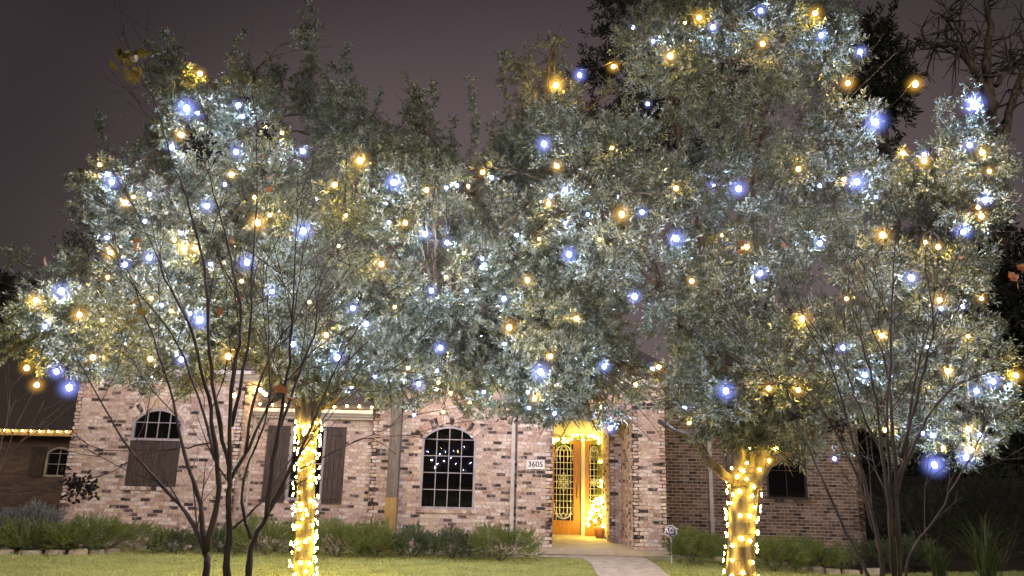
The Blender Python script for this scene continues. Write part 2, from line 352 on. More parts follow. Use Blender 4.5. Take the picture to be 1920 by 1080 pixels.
def grass():
    n = 170000
    y = rng.uniform(9.2, 15.9, n); x = rng.uniform(-1, 1, n) * (y * 0.78 + 0.5)
    bed = in_poly(x, y, LEFT_EDGE + [(LEFT_EDGE[-1][0], 30), (LEFT_EDGE[0][0], 30)]) | in_poly(x, y, RIGHT_EDGE + [(RIGHT_EDGE[-1][0], 30), (RIGHT_EDGE[0][0], 30)])
    keep = ~bed & ~in_poly(x, y, WALK)
    x = x[keep]; y = y[keep]; n = len(x)
    h = rng.uniform(0.022, 0.055, n); a = rng.uniform(0, 2 * math.pi, n); wd = rng.uniform(0.004, 0.008, n)
    lean = rng.normal(0, 0.022, (n, 2))
    b = np.stack([x, y, np.full(n, -0.004)], 1)
    dx = np.stack([np.cos(a) * wd, np.sin(a) * wd, np.zeros(n)], 1)
    tip = b + np.stack([lean[:, 0], lean[:, 1], h], 1)
    v = np.stack([b - dx, b + dx, tip], 1).reshape(-1, 3)
    f = np.arange(3 * n).reshape(-1, 3)
    o = link("grass", tri_mesh("grass", v, f, M_GRASS)); o["kind"] = "stuff"
    tag(o, "short yellow-green lawn grass around the oak trunks", "grass")
grass()
def litter(n=240):
    y = rng.uniform(10.5, 16.2, n); x = rng.uniform(-1, 1, n) * (y * .72)
    a = rng.uniform(0, 6.28, n); V = []; F_ = []
    for k in range(n):
        L_ = rng.uniform(.03, .07); d = np.array((math.cos(a[k]), math.sin(a[k]), rng.normal(0, .25))); sd_ = np.array((-d[1], d[0], rng.normal(0, .3))) * .3; z = .052; c = np.array((x[k], y[k], z)); q = len(V)
        V += [c, c + (d * .5 + sd_) * L_, c + d * L_, c + (d * .5 - sd_) * L_]; F_.append((q, q + 1, q + 2, q + 3))
    o = link("fallen_leaves", tri_mesh("fallen_leaves", np.array(V), np.array(F_), M_AUT)); o["kind"] = "stuff"; tag(o, "scattered brown fallen leaves on lawn and walkway", "leaves")
litter()

# ------------------------------------------------------------------ brick walls
COURSE, BLEN, JOINT = 0.076, 0.205, 0.010
BRICKS = []          # (origin, axis x dir, length, height, material) collected, split into single bricks and one joined mass later
class Wall:
    """a brick wall in the plane through `o` with direction `d` (unit xy), outward normal n; s along d from 0..length"""
    def __init__(s, o, d, length, z0, z1, holes=(), mat=M_BRICK, key="front"):
        s.o = np.array((o[0], o[1], 0.0)); s.d = np.array((d[0], d[1], 0.0)); s.n = np.array((d[1], -d[0], 0.0))
        s.mortar = MB(); zc = z0; k = 0
        while zc < z1 - 0.01:
            zt = min(zc + COURSE, z1); zm = (zc + zt) / 2
            iv = [(0.0, length)]
            for h in holes:
                r = h(zm)
                if r is None: continue
                nv = []
                for a, b in iv:
                    if r[1] <= a or r[0] >= b: nv.append((a, b)); continue
                    if r[0] > a: nv.append((a, r[0]))
                    if r[1] < b: nv.append((r[1], b))
                iv = nv
            for a, b in iv:
                s.boxm(a, b, zc, zt)
                off = (k % 2) * BLEN / 2 + (k * 7919 % 13) * 0.002
                i0 = math.floor((a - off) / BLEN)
                x = i0 * BLEN + off
                while x < b - 0.02:
                    xa = max(x + JOINT / 2, a + (0.0 if x < a else 0)); xb = min(x + BLEN - JOINT / 2, b)
                    if xb - xa > 0.03:
                        BRICKS.append((s.o + s.d * xa, s.d, s.n, xb - xa, zc + JOINT / 2, zt - zc - JOINT, mat, key, random.uniform(-0.0025, 0.0035)))
                    x += BLEN
            zc = zt; k += 1
    def boxm(s, a, b, z0, z1):
        p = []
        for z in (z0, z1):
            for t, q in ((a, 0), (b, 0), (b, 0.14), (a, 0.14)):
                p.append(s.o + s.d * t - s.n * q + np.array((0, 0, z)))
        s.mortar.add(p, [(0, 3, 2, 1), (4, 5, 6, 7), (0, 1, 5, 4), (1, 2, 6, 5), (2, 3, 7, 6), (3, 0, 4, 7)])
def rect_hole(a, b, z0, z1): return lambda z: (a, b) if z0 < z < z1 else None
def arch_pts(a, b, zs, rise, n=14, grow=0.0):
    """segmental arch from (a,zs) to (b,zs) with given rise, left to right"""
    c = (a + b) / 2; hw = (b - a) / 2; R = (hw * hw + rise * rise) / (2 * rise); zc = zs + rise - R; th = math.asin(min(1, hw / R))
    return [(c + (R + grow) * math.sin(t), zc + (R + grow) * math.cos(t)) for t in np.linspace(-th, th, n)], (c, zc, R, th)
def arch_hole(a, b, z0, zs, rise):
    _, (c, zc, R, th) = arch_pts(a, b, zs, rise)
    def h(z):
        if z0 < z <= zs: return (a, b)
        if zs < z < zs + rise:
            q = math.sqrt(max(0, R * R - (z - zc) ** 2)); return (c - q, c + q)
        return None
    return h

house = thing("brick_house", "pinkish brick house with arched windows and lit entry behind the oaks", "house", (0, 17, 0))
def hpart(mb, name, mat, parent=None, smooth=False): return mb.build(name, mat, parent or house, smooth)

Y_W, Y_M, Y_B, Y_R = 16.3, 17.15, 16.95, 18.6        # wing, middle wall, tall bay, right wall
def X(u, v, Y): return P(u, v, Y)[0]
def Z(u, v, Y): return P(u, v, Y)[2]
# --- left wing
wx0, wx1 = X(128, 850, Y_W), X(447, 850, Y_W); wz1 = Z(300, 712, Y_W)
win1 = dict(a=X(238, 870, Y_W), b=X(334, 870, Y_W), z0=Z(280, 912, Y_W), zs=Z(285, 792, Y_W), top=Z(287, 766, Y_W))
r1 = win1["top"] - win1["zs"]
def shifted(h, x0):
    def g(z):
        r = h(z); return None if r is None else (r[0] - x0, r[1] - x0)
    return g
WALLS = []
def wall(o, d, length, z0, z1, holes=(), mat=M_BRICK, key="front"):
    x0 = o[0]; WALLS.append(Wall(o, d, length, z0, z1, [shifted(h, x0) for h in holes], mat, key))
wall((wx0, Y_W), (1, 0), wx1 - wx0, 0, wz1, [arch_hole(win1["a"], win1["b"], win1["z0"], win1["zs"], r1)])
wall((wx1, Y_W), (0, 1), Y_M - Y_W + 2.2, 0, wz1, key="side")
wall((wx0, Y_W + 5), (0, -1), 5, 0, wz1, key="hidden")
# --- middle wall with the shuttered window
mx1 = X(703, 800, Y_M); mz1 = Z(580, 786, Y_M)
win2 = dict(a=X(541, 870, Y_M), b=X(607, 870, Y_M), z0=Z(574, 938, Y_M), z1=Z(576, 802, Y_M))
wall((wx1, Y_M), (1, 0), mx1 - wx1, 0, mz1, [rect_hole(win2["a"], win2["b"], win2["z0"], win2["z1"])])
# --- tall bay with the big arched window
bx1 = X(969, 900, Y_B); bz1 = 4.1
win3 = dict(a=X(788, 900, Y_B), b=X(891, 900, Y_B), z0=Z(838, 955, Y_B), zs=Z(841, 824, Y_B), top=Z(842, 799, Y_B))
wall((mx1, Y_M + 0.5), (0, -1), Y_M + 0.5 - Y_B, 0, bz1, key="side")
wall((mx1, Y_B), (1, 0), bx1 - mx1, 0, bz1, [arch_hole(win3["a"], win3["b"], win3["z0"], win3["zs"], win3["top"] - win3["zs"])])
# --- entry: two piers, recess, alcove with the door
p0, p1 = X(969, 900, Y_PIL), X(1036, 900, Y_PIL); p2, p3 = X(1187, 920, Y_PIL), X(1249, 920, Y_PIL)
Y_REC = 18.45; Y_DOOR = 20.2; ax1 = X(1143, 920, Y_REC); ax0 = p0 + 0.55
PZ = 3.0
wall((p0, Y_PIL), (1, 0), p1 - p0, PORCH_Z, PZ + 0.6)
wall((p1, Y_PIL), (0, 1), Y_DOOR - Y_PIL + 0.1, PORCH_Z, PZ + 0.6, key="side")
wall((p2, Y_REC), (0, -1), Y_REC - Y_PIL, PORCH_Z, PZ + 0.6, key="side")
wall((p2, Y_PIL), (1, 0), p3 - p2, PORCH_Z - 0.08, PZ + 0.6)
wall((p3, Y_PIL), (0, 1), Y_R - Y_PIL, 0, PZ + 0.6, key="side")
wall((ax1, Y_REC), (1, 0), p2 - ax1, PORCH_Z, PZ, mat=M_BRICK)
wall((ax1, Y_DOOR + 0.1), (0, -1), Y_DOOR + 0.1 - Y_REC, PORCH_Z, PZ, key="side")
# --- right wall in the dark
rx1 = X(1618, 930, Y_R); win4 = dict(a=X(1437, 900, Y_R), b=X(1513, 900, Y_R), z0=Z(1475, 936, Y_R), z1=Z(1475, 830, Y_R))
wall((p3, Y_R), (1, 0), rx1 - p3, 0, 3.3, [rect_hole(win4["a"], win4["b"], win4["z0"], win4["z1"])], mat=M_BRICK_SHADE)
wall((rx1, Y_R), (0, 1), 5, 0, 3.3, mat=M_BRICK_SHADE, key="hidden")

for k, W_ in enumerate(WALLS):
    hpart(W_.mortar, "wall", M_MORTAR)
# bricks: the 300 that show largest stay single, the others are joined
def brick_verts(o, d, n, ln, z, h, out_):
    v = []; ch = 0.003
    for (q, e) in ((-0.05, 0), (0.006 + out_, ch)):
        for a, b in ((e, e), (ln - e, e), (ln - e, h - e), (e, h - e)):
            v.append(o + d * a + n * q + np.array((0, 0, z + b)))
    return v
BF = [(4, 5, 6, 7), (0, 1, 5, 4), (1, 2, 6, 5), (2, 3, 7, 6), (3, 0, 4, 7)]
cand = []
for i, (o, d, n, ln, z, h, m, key, q) in enumerate(BRICKS):
    if key != "front": continue
    pc = proj(o + d * ln / 2 + np.array((0, 0, z + h / 2)))
    if 0 < pc[0] < 1920 and 795 < pc[1] < 985 and not (360 < pc[0] < 446 or 535 < pc[0] < 615):
        cand.append((-(ln * h) / pc[2] ** 2 * (1.0 if m is M_BRICK else 0.5) * (1 + 0.15 * random.random()), i))
cand.sort(); single = set(i for _, i in cand[:300])
mass = {}
unit = MB().add([(0, 0, 0), (1, 0, 0), (1, 0, 1), (0, 0, 1), (0.012, -1, 0.045), (0.988, -1, 0.045), (0.988, -1, 0.955), (0.012, -1, 0.955)], BF).mesh("brick", M_BRICK)
unit_d = unit.copy(); unit_d.materials.clear(); unit_d.materials.append(M_BRICK_SHADE)
for i, (o, d, n, ln, z, h, m, key, q) in enumerate(BRICKS):
    if i in single:
        b = link("brick", unit if m is M_BRICK else unit_d, house)
        b.location = Vector((o[0], o[1] + 0.02, z)) - house.location; b.scale = (ln, 0.026 + q, h)
    else:
        mass.setdefault(id(m), (m, MB()))[1].add(brick_verts(o, d, n, ln, z, h, q), BF)
for m, mb in mass.values():
    o = hpart(mb, "brickwork", m); o["kind"] = "stuff"

# radial brick arches, sills
def brick_arch(a, b, zs, rise, Y, depth=0.2, name="arch_brick"):
    _, (c, zc, R, th) = arch_pts(a, b, zs, rise); R += 0.03
    nb = int(2 * th * R / 0.078)
    for i in range(nb):
        t0 = -th + 2 * th * (i + 0.07) / nb; t1 = -th + 2 * th * (i + 0.93) / nb
        poly = [(c + r * math.sin(t), zc + r * math.cos(t)) for r, t in ((R, t0), (R, t1), (R + depth, t1), (R + depth, t0))]
        hpart(MB().prism(poly, Y - 0.014 - random.random() * 0.004, Y + 0.05), name, M_BRICK)
brick_arch(win1["a"], win1["b"], win1["zs"], r1, Y_W); brick_arch(win3["a"], win3["b"], win3["zs"], win3["top"] - win3["zs"], Y_B)
def sill_row(a, b, z, Y, mat=M_BRICK):
    n = max(1, int((b - a) / 0.105)); wd = (b - a) / n
    for i in range(n):
        hpart(MB().box(a + i * wd + 0.004, a + (i + 1) * wd - 0.004, Y - 0.035, Y + 0.04, z - 0.075, z - 0.004), "sill_brick", mat)
sill_row(win1["a"] - 0.06, win1["b"] + 0.06, win1["z0"], Y_W); sill_row(win2["a"] - 0.02, win2["b"] + 0.02, win2["z0"], Y_M)
sill_row(win3["a"] - 0.06, win3["b"] + 0.06, win3["z0"], Y_B); sill_row(win4["a"] - 0.06, win4["b"] + 0.06, win4["z0"], Y_R, M_BRICK_SHADE)

# ------------------------------------------------------------------ windows
def window(a, b, z0, z1, Y, cols, rows, rise=0.0, fmat=M_FRAME, blind=True, parent=None, framew=0.05, mun=0.017, label=None):
    """opening a..b, z0..z1 (z1 = springing when rise > 0). thing > window > frame, muntin, pane, blind"""
    par = parent or house
    W0 = link("window", None, par); W0.location = Vector(((a + b) / 2, Y, z0)) - worldloc(par); W0.empty_display_size = 0.1
    if label: W0["label"] = label
    top = (lambda x: z1) if not rise else None
    if rise:
        _, (c, zc, R, th) = arch_pts(a, b, z1, rise)
        top = lambda x, g=0.0: zc + math.sqrt(max(1e-6, (R - g) ** 2 - (x - c) ** 2))
    fy0, fy1 = Y - 0.012, Y + 0.075
    fr = MB(); fr.box(a, b, fy0, fy1, z0, z0 + framew)
    fr.box(a, a + framew, fy0 + 0.002, fy1, z0 + framew, z1); fr.box(b - framew, b, fy0 + 0.002, fy1, z0 + framew, z1)
    if rise:
        outer, _ = arch_pts(a, b, z1, rise, 22); inner = [(c + (x - c) * (1 - framew / ((b - a) / 2)), z1 + (z - z1) * (1 - framew / rise) if rise > framew else z - framew) for x, z in outer]
        for i in range(len(outer) - 1):
            fr.prism([inner[i], inner[i + 1], outer[i + 1], outer[i]], fy0, fy1)
    else:
        fr.box(a + framew, b - framew, fy0 + 0.002, fy1, z1 - framew, z1)
    fr.build("frame", fmat, W0)
    ia, ib, i0 = a + framew, b - framew, z0 + framew
    cw = (ib - ia) / cols; ztot = (z1 + rise if rise else z1 - framew); 
    zrows = [i0 + (z1 - i0) * k / (rows - 1) if rise else i0 + (ztot - i0) * k / rows for k in range(rows + 1)]
    if rise: zrows[-1] = None
    def tz(x): return (top(x) - framew * 0.9) if rise else ztot
    mb = MB()
    for k in range(1, cols):
        x = ia + cw * k; mb.box(x - mun / 2, x + mun / 2, Y + 0.02, Y + 0.05, i0, tz(x))
    for k in range(1, rows):
        for q in range(cols):
            mb.box(ia + cw * q + (mun / 2 if q else 0), ia + cw * (q + 1) - (mun / 2 if q < cols - 1 else 0), Y + 0.0215, Y + 0.0485, zrows[k] - mun / 2, zrows[k] + mun / 2)
    mb.build("muntin", fmat, W0)
    for r in range(rows):
        for q in range(cols):
            x0 = ia + cw * q + mun / 2; x1 = ia + cw * (q + 1) - mun / 2
            za = zrows[r] + (mun / 2 if r else 0)
            if rise and r == rows - 1:
                xs = np.linspace(x0, x1, 6); poly = [(x0, za), (x1, za)] + [(x, max(za + 0.005, tz(x))) for x in xs[::-1]]
            else:
                poly = [(x0, za), (x1, za), (x1, zrows[r + 1] - mun / 2), (x0, zrows[r + 1] - mun / 2)]
            cx = (x0 + x1) / 2; ty, tx = random.gauss(0, 0.0012), random.gauss(0, 0.0012)
            n = len(poly); mbp = MB()
            mbp.add([(x, Y + 0.033 + (x - cx) * tx + (z - za) * ty, z) for x, z in poly] + [(x, Y + 0.038 + (x - cx) * tx + (z - za) * ty, z) for x, z in poly],
                    [tuple(range(n)), tuple(range(2 * n - 1, n - 1, -1))] + [(i, i + n, (i + 1) % n + n, (i + 1) % n) for i in range(n)])
            mbp.build("pane", M_GLASS, W0)
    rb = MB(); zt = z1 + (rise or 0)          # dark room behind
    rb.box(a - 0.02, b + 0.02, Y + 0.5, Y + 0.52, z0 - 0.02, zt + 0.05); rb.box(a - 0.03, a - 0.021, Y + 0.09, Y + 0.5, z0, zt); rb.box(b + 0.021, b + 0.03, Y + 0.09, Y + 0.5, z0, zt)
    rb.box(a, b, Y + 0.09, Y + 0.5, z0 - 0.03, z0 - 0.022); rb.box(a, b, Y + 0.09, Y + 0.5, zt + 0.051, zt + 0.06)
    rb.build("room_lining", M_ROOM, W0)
    if blind:
        bl = MB(); z = z0 + 0.06
        while z < zt - 0.06:
            bl.add([(a + 0.02, Y + 0.13, z), (b - 0.02, Y + 0.13, z), (b - 0.02, Y + 0.165, z + 0.032), (a + 0.02, Y + 0.165, z + 0.032)], [(0, 1, 2, 3)]); z += 0.045
        bl.build("blind", M_BLIND, W0)
    return W0
zmid1 = Z(285, 826, Y_W)
wA = window(win1["a"], win1["b"], zmid1, win1["zs"], Y_W, 4, 2, r1, label="arched upper light with white grid above the closed board shutters")
wB = window(win2["a"], win2["b"], win2["z0"], win2["z1"], Y_M, 2, 4, 0)
wC = window(win3["a"], win3["b"], win3["z0"], win3["zs"], Y_B, 4, 5, win3["top"] - win3["zs"], mun=0.017, label="tall arched window with white grid of twenty panes and bulb reflections")
wD = window(win4["a"], win4["b"], win4["z0"], win4["z1"], Y_R, 2, 2, 0, fmat=M_SHUT, blind=False)

def shutter(a, b, z0, z1, Y, nb, label=None):
    S = link("shutter", None, house); S.location = Vector(((a + b) / 2, Y, z0)) - house.location; S.empty_display_size = 0.1
    if label: S["label"] = label
    wd = (b - a) / nb
    for i in range(nb):
        MB().box(a + i * wd + 0.003, a + (i + 1) * wd - 0.003, Y - 0.045 - random.random() * 0.004, Y - 0.015, z0, z1).build("board", M_SHUT, S)
    for zz in (z0 + 0.10, z1 - 0.18):
        MB().box(a + 0.01, b - 0.01, Y - 0.068, Y - 0.0515, zz, zz + 0.09).build("batten", M_SHUT, S)
sz0, sz1 = Z(490, 941, Y_M), Z(640, 801, Y_M)
shutter(X(497, 870, Y_M), win2["a"] - 0.015, sz0, sz1, Y_M, 4); shutter(win2["b"] + 0.015, X(646, 870, Y_M), sz0, sz1, Y_M, 4)
shutter(win1["a"] + 0.005, (win1["a"] + win1["b"]) / 2 - 0.004, win1["z0"] + 0.01, zmid1 - 0.015, Y_W + 0.05, 4)
shutter((win1["a"] + win1["b"]) / 2 + 0.004, win1["b"] - 0.005, win1["z0"] + 0.01, zmid1 - 0.015, Y_W + 0.05, 4)

# ------------------------------------------------------------------ eaves, gutters, roof, downspouts
def cornice(x0, x1, Y, z, name="cornice", h=0.24, d=0.34):
    prof = [(0, 0), (-d * 0.45, 0.0), (-d * 0.5, h * 0.18), (-d * 0.72, h * 0.30), (-d * 0.78, h * 0.42), (-d, h * 0.62), (-d, h), (0, h)]
    v = [(x0, Y + p, z + q) for p, q in prof] + [(x1, Y + p, z + q) for p, q in prof]; n = len(prof)
    f = [tuple(range(n)), tuple(range(2 * n - 1, n - 1, -1))] + [(i, i + n, (i + 1) % n + n, (i + 1) % n) for i in range(n)]
    return hpart(MB().add(v, f), name, M_TRIM)
cornice(wx0 - 0.1, wx1 + 0.32, Y_W - 0.002, wz1 + 0.002, h=0.2)
cornice(wx1 + 0.012, mx1 - 0.012, Y_M - 0.002, mz1 + 0.002, h=0.2)
hpart(MB().box(wx1 + 0.008, wx1 + 0.30, Y_W + 0.005, Y_M + 1.5, wz1 + 0.01, wz1 + 0.18), "soffit", M_TRIM)
def roof(name, verts, faces):
    return hpart(MB().add(verts, faces), name, M_ROOF)
def hip(x0, x1, y0, y1, z, run, rise_):
    v = [(x0, y0, z), (x1, y0, z), (x1, y1, z), (x0, y1, z), (x0 + run, y0 + run, z + rise_), (x1 - run, y0 + run, z + rise_), (x1 - run, y1, z + rise_), (x0 + run, y1, z + rise_),
         (x0, y0, z - 0.04), (x1, y0, z - 0.04), (x1, y1, z - 0.04), (x0, y1, z - 0.04)]
    f = [(0, 1, 5, 4), (1, 2, 6, 5), (2, 3, 7, 6), (3, 0, 4, 7), (4, 5, 6, 7), (0, 8, 9, 1), (1, 9, 10, 2), (2, 10, 11, 3), (3, 11, 8, 0), (8, 11, 10, 9)]
    roof("roof", v, f)
hip(wx0 - 0.35, wx1 + 0.35, Y_W - 0.38, Y_W + 9, wz1 + 0.26, 2.4, 1.7)
hip(wx1 + 0.4, mx1 + 0.1, Y_M - 0.36, Y_M + 8, mz1 + 0.26, 0.9, 0.75)
hip(mx1 - 0.3, p3 + 0.3, Y_PIL + 0.6, Y_PIL + 9, 4.2, 2.5, 1.8)
hip(p3 - 0.2, rx1 + 0.4, Y_R - 0.4, Y_R + 7, 3.35, 2.2, 1.5)
hpart(MB().box(mx1 - 0.05, p3 + 0.05, Y_PIL - 0.03, Y_PIL + 0.25, PZ + 0.62, PZ + 0.85), "entry_fascia", M_TRIM)
hpart(MB().box(p1 + 0.01, p2 - 0.01, Y_PIL + 0.03, Y_DOOR, PZ + 0.1, PZ + 0.2), "porch_ceiling", M_TRIM)
hpart(MB().box(p1 + 0.01, p2 - 0.01, Y_PIL + 0.006, Y_PIL + 0.2, PZ - 0.12, PZ + 0.6), "porch_lintel", M_BRICK)
def downspout(x, Y, z1, wd=0.08, top_bend=0.0):
    mb = MB(); mb.box(x - wd / 2, x + wd / 2, Y - 0.085, Y - 0.012, 0.12, z1)
    mb.box(x - wd / 2 - 0.001, x + wd / 2 + 0.001, Y - 0.19, Y - 0.084, 0.10, 0.17)
    for zz in (0.7, 1.9): mb.box(x - wd / 2 - 0.025, x + wd / 2 + 0.025, Y - 0.088, Y - 0.0105, zz, zz + 0.04)
    hpart(mb, "downspout", M_TRIM)
downspout(X(469, 870, Y_M), Y_M, mz1, 0.10); downspout(X(961, 900, Y_B), Y_B, 3.8, 0.08); downspout(X(1332, 920, Y_R), Y_R, 3.2, 0.09)

# porch floor and step
pf = MB(); pf.box(p0 - 0.22, p3 + 0.02, Y_PIL - 0.11, Y_PIL - 0.012, 0.0, PORCH_Z - 0.004)
pf.box(p1 + 0.012, p2 - 0.002, Y_PIL - 0.011, Y_DOOR + 0.2, 0.0, PORCH_Z); pf.box(p0 - 0.2, p1 + 0.011, Y_PIL - 0.0115, Y_PIL + 0.3, 0.0, PORCH_Z - 0.002)
hpart(pf, "porch_floor", M_PORCH)

# ------------------------------------------------------------------ door with leaded glass, sidelight
dx0 = X(1034, 920, Y_DOOR) - 0.12; dx1 = X(1089, 920, Y_DOOR); dz0, dz1 = PORCH_Z + 0.02, PORCH_Z + 2.40
door = link("door", None, house); door.location = Vector(((dx0 + dx1) / 2, Y_DOOR, dz0)) - house.location
door["label"] = "varnished wooden front door with leaded oval-pattern glass"
gx0, gx1, gz0, gz1 = X(1039, 900, Y_DOOR), X(1075, 900, Y_DOOR), Z(1058, 976, Y_DOOR), Z(1058, 832, Y_DOOR)
dm = MB()
dm.box(dx0, gx0, Y_DOOR, Y_DOOR + 0.05, dz0, dz1); dm.box(gx1, dx1, Y_DOOR, Y_DOOR + 0.05, dz0, dz1)
dm.box(gx0, gx1, Y_DOOR + 0.001, Y_DOOR + 0.05, dz0, gz0); dm.box(gx0, gx1, Y_DOOR + 0.001, Y_DOOR + 0.05, gz1, dz1)
for (a, b, c, d) in ((gx0 - 0.05, gx0, gz0 - 0.05, gz1 + 0.05), (gx1, gx1 + 0.05, gz0 - 0.05, gz1 + 0.05)):
    dm.box(a, b, Y_DOOR - 0.018, Y_DOOR - 0.001, c, d)
dm.box(gx0, gx1, Y_DOOR - 0.0175, Y_DOOR - 0.001, gz0 - 0.05, gz0); dm.box(gx0, gx1, Y_DOOR - 0.0175, Y_DOOR - 0.001, gz1, gz1 + 0.05)
dm.build("door_leaf", M_DOOR, door)
MB().box(gx0, gx1, Y_DOOR + 0.02, Y_DOOR + 0.026, gz0, gz1).build("glass", M_GLASS, door)
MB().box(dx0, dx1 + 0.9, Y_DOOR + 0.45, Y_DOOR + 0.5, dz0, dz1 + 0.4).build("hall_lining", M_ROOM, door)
def cames(a, b, z0, z1, Y, cols):
    mb = MB(); w_ = b - a; h_ = z1 - z0; c = (a + b) / 2; zc = (z0 + z1) / 2; r = 0.0065
    def poly(pts): mb.tube([(x, Y, z) for x, z in pts], r, 5, False)
    m = w_ * 0.13
    for x in (a + m, b - m): poly([(x, z0), (x, z1)])
    for k in range(1, cols): 
        x = a + m + (w_ - 2 * m) * k / cols; poly([(x, z0 + h_ * 0.08), (x, z1 - h_ * 0.08)])
    for k in range(1, 12):
        z = z0 + h_ * k / 12; poly([(a, z), (b, z)])
    for s_, zb in ((1, z0), (-1, z1)):           # fan of leaves at both ends
        for q in (-1, 1):
            for rr, hh in ((0.48, 0.15), (0.36, 0.11), (0.22, 0.14)):
                poly([(c + q * w_ * rr * math.sin(t), zb + s_ * h_ * (0.02 + hh * (1 - math.cos(t)))) for t in np.linspace(0, math.pi * 0.62, 9)])
        poly([(c - w_ * 0.12, zb + s_ * h_ * 0.07), (c, zb + s_ * h_ * 0.11), (c + w_ * 0.12, zb + s_ * h_ * 0.07), (c, zb + s_ * h_ * 0.03), (c - w_ * 0.12, zb + s_ * h_ * 0.07)])
    for k in range(8):                            # rosette in the middle
        t = k * math.pi / 4; R1, R2 = w_ * 0.12, w_ * 0.40
        p0_ = np.array((c + R1 * math.sin(t), zc + R1 * math.cos(t))); p2_ = np.array((c + R2 * math.sin(t), zc + R2 * math.cos(t) * 1.25))
        sd_ = np.array((math.cos(t), -math.sin(t))) * w_ * 0.10
        poly([p0_, (p0_ + p2_) / 2 + sd_, p2_, (p0_ + p2_) / 2 - sd_, p0_])
    poly([(c + w_ * 0.12 * math.sin(t), zc + w_ * 0.12 * math.cos(t)) for t in np.linspace(0, 2 * math.pi, 13)])
    return mb
cames(gx0, gx1, gz0, gz1, Y_DOOR + 0.012, 4).build("leading", M_CAME, door)
hm = MB(); hm.tube([(gx1 + 0.11, Y_DOOR - 0.02, dz0 + 0.95), (gx1 + 0.11, Y_DOOR - 0.06, dz0 + 1.0), (gx1 + 0.11, Y_DOOR - 0.06, dz0 + 1.2), (gx1 + 0.11, Y_DOOR - 0.02, dz0 + 1.25)], 0.012, 7)
hm.box(gx1 + 0.085, gx1 + 0.135, Y_DOOR - 0.02, Y_DOOR - 0.001, dz0 + 0.9, dz0 + 1.32)
hm.build("handle", M_BRASS, door, True)
fm = MB(); fm.box(dx1 + 0.006, dx1 + 0.10, Y_DOOR - 0.06, Y_DOOR + 0.06, PORCH_Z + 0.002, dz1 + 0.12); fm.box(dx0 - 0.1, dx1 + 0.8, Y_DOOR - 0.055, Y_DOOR + 0.06, dz1 + 0.005, dz1 + 0.10)
fm.box(dx0, dx1 + 0.005, Y_DOOR - 0.05, Y_DOOR + 0.06, PORCH_Z + 0.001, PORCH_Z + 0.017)
sx0, sx1 = dx1 + 0.22, dx1 + 0.48
fm.box(sx1 + 0.10, ax1 - 0.01, Y_DOOR - 0.05, Y_DOOR + 0.06, PORCH_Z + 0.002, dz1)
fm.build("door_frame", M_TRIM, door)
side = link("sidelight", None, house); side.location = Vector((sx0, Y_DOOR, dz0)) - house.location
sm = MB(); sm.box(dx1 + 0.101, sx0, Y_DOOR - 0.03, Y_DOOR + 0.05, PORCH_Z + 0.002, dz1); sm.box(sx1, sx1 + 0.099, Y_DOOR - 0.03, Y_DOOR + 0.05, PORCH_Z + 0.002, dz1)
sm.box(sx0, sx1, Y_DOOR - 0.029, Y_DOOR + 0.05, PORCH_Z + 0.002, gz0); sm.box(sx0, sx1, Y_DOOR - 0.029, Y_DOOR + 0.05, gz1, dz1)
sm.build("frame", M_DOOR, side); MB().box(sx0, sx1, Y_DOOR + 0.02, Y_DOOR + 0.026, gz0, gz1).build("glass", M_GLASS, side)
cames(sx0, sx1, gz0, gz1, Y_DOOR + 0.012, 2).build("leading", M_CAME, side)
hpart(MB().box(ax0 - 0.6, ax1 + 0.1, Y_DOOR + 0.002, Y_DOOR + 0.1, dz1 + 0.121, PZ + 0.1), "transom_wall", M_TRIM)

def text(name, body, size, parent, loc, mat, ext=0.004, shear=0.0):
    c = bpy.data.curves.new(name, 'FONT'); c.body = body; c.size = size; c.align_x = 'CENTER'; c.align_y = 'CENTER'; c.extrude = ext; c.offset = 0.002; c.shear = shear
    c.materials.append(mat); tmp = link(name, c); bpy.context.view_layer.update(); me = bpy.data.meshes.new_from_object(tmp.evaluated_get(bpy.context.evaluated_depsgraph_get())); bpy.data.objects.remove(tmp)
    o = link(name, me, parent); o.rotation_euler = (math.radians(90), 0, 0); o.location = Vector(loc) - worldloc(parent); return o
pl0 = P(987, 862, Y_PIL); pl1 = P(1021, 880, Y_PIL); pcx, pcz = (pl0[0] + pl1[0]) / 2, (pl0[2] + pl1[2]) / 2
plaque = thing("house_number_plaque", "pale cast stone plaque reading 3605 on the brick pier", "plaque", (pcx, Y_PIL - 0.012, pcz))
pm = MB(); hw, hh = (pl1[0] - pl0[0]) / 2, (pl0[2] - pl1[2]) / 2
pm.box(pcx - hw, pcx + hw, Y_PIL - 0.035, Y_PIL - 0.0105, pcz - hh, pcz + hh)
pm.build("slab", M_PLAQUE, plaque)
rm = MB(); t_ = 0.018
rm.box(pcx - hw, pcx + hw, Y_PIL - 0.043, Y_PIL - 0.0355, pcz + hh - t_, pcz + hh); rm.box(pcx - hw, pcx + hw, Y_PIL - 0.043, Y_PIL - 0.0355, pcz - hh, pcz - hh + t_)
rm.box(pcx - hw, pcx - hw + t_, Y_PIL - 0.043, Y_PIL - 0.0355, pcz - hh + t_, pcz + hh - t_); rm.box(pcx + hw - t_, pcx + hw, Y_PIL - 0.043, Y_PIL - 0.0355, pcz - hh + t_, pcz + hh - t_)
rm.build("rim", M_PLAQUE, plaque)
text("lettering", "3605", 0.165, plaque, (pcx, Y_PIL - 0.038, pcz), M_LETTER)

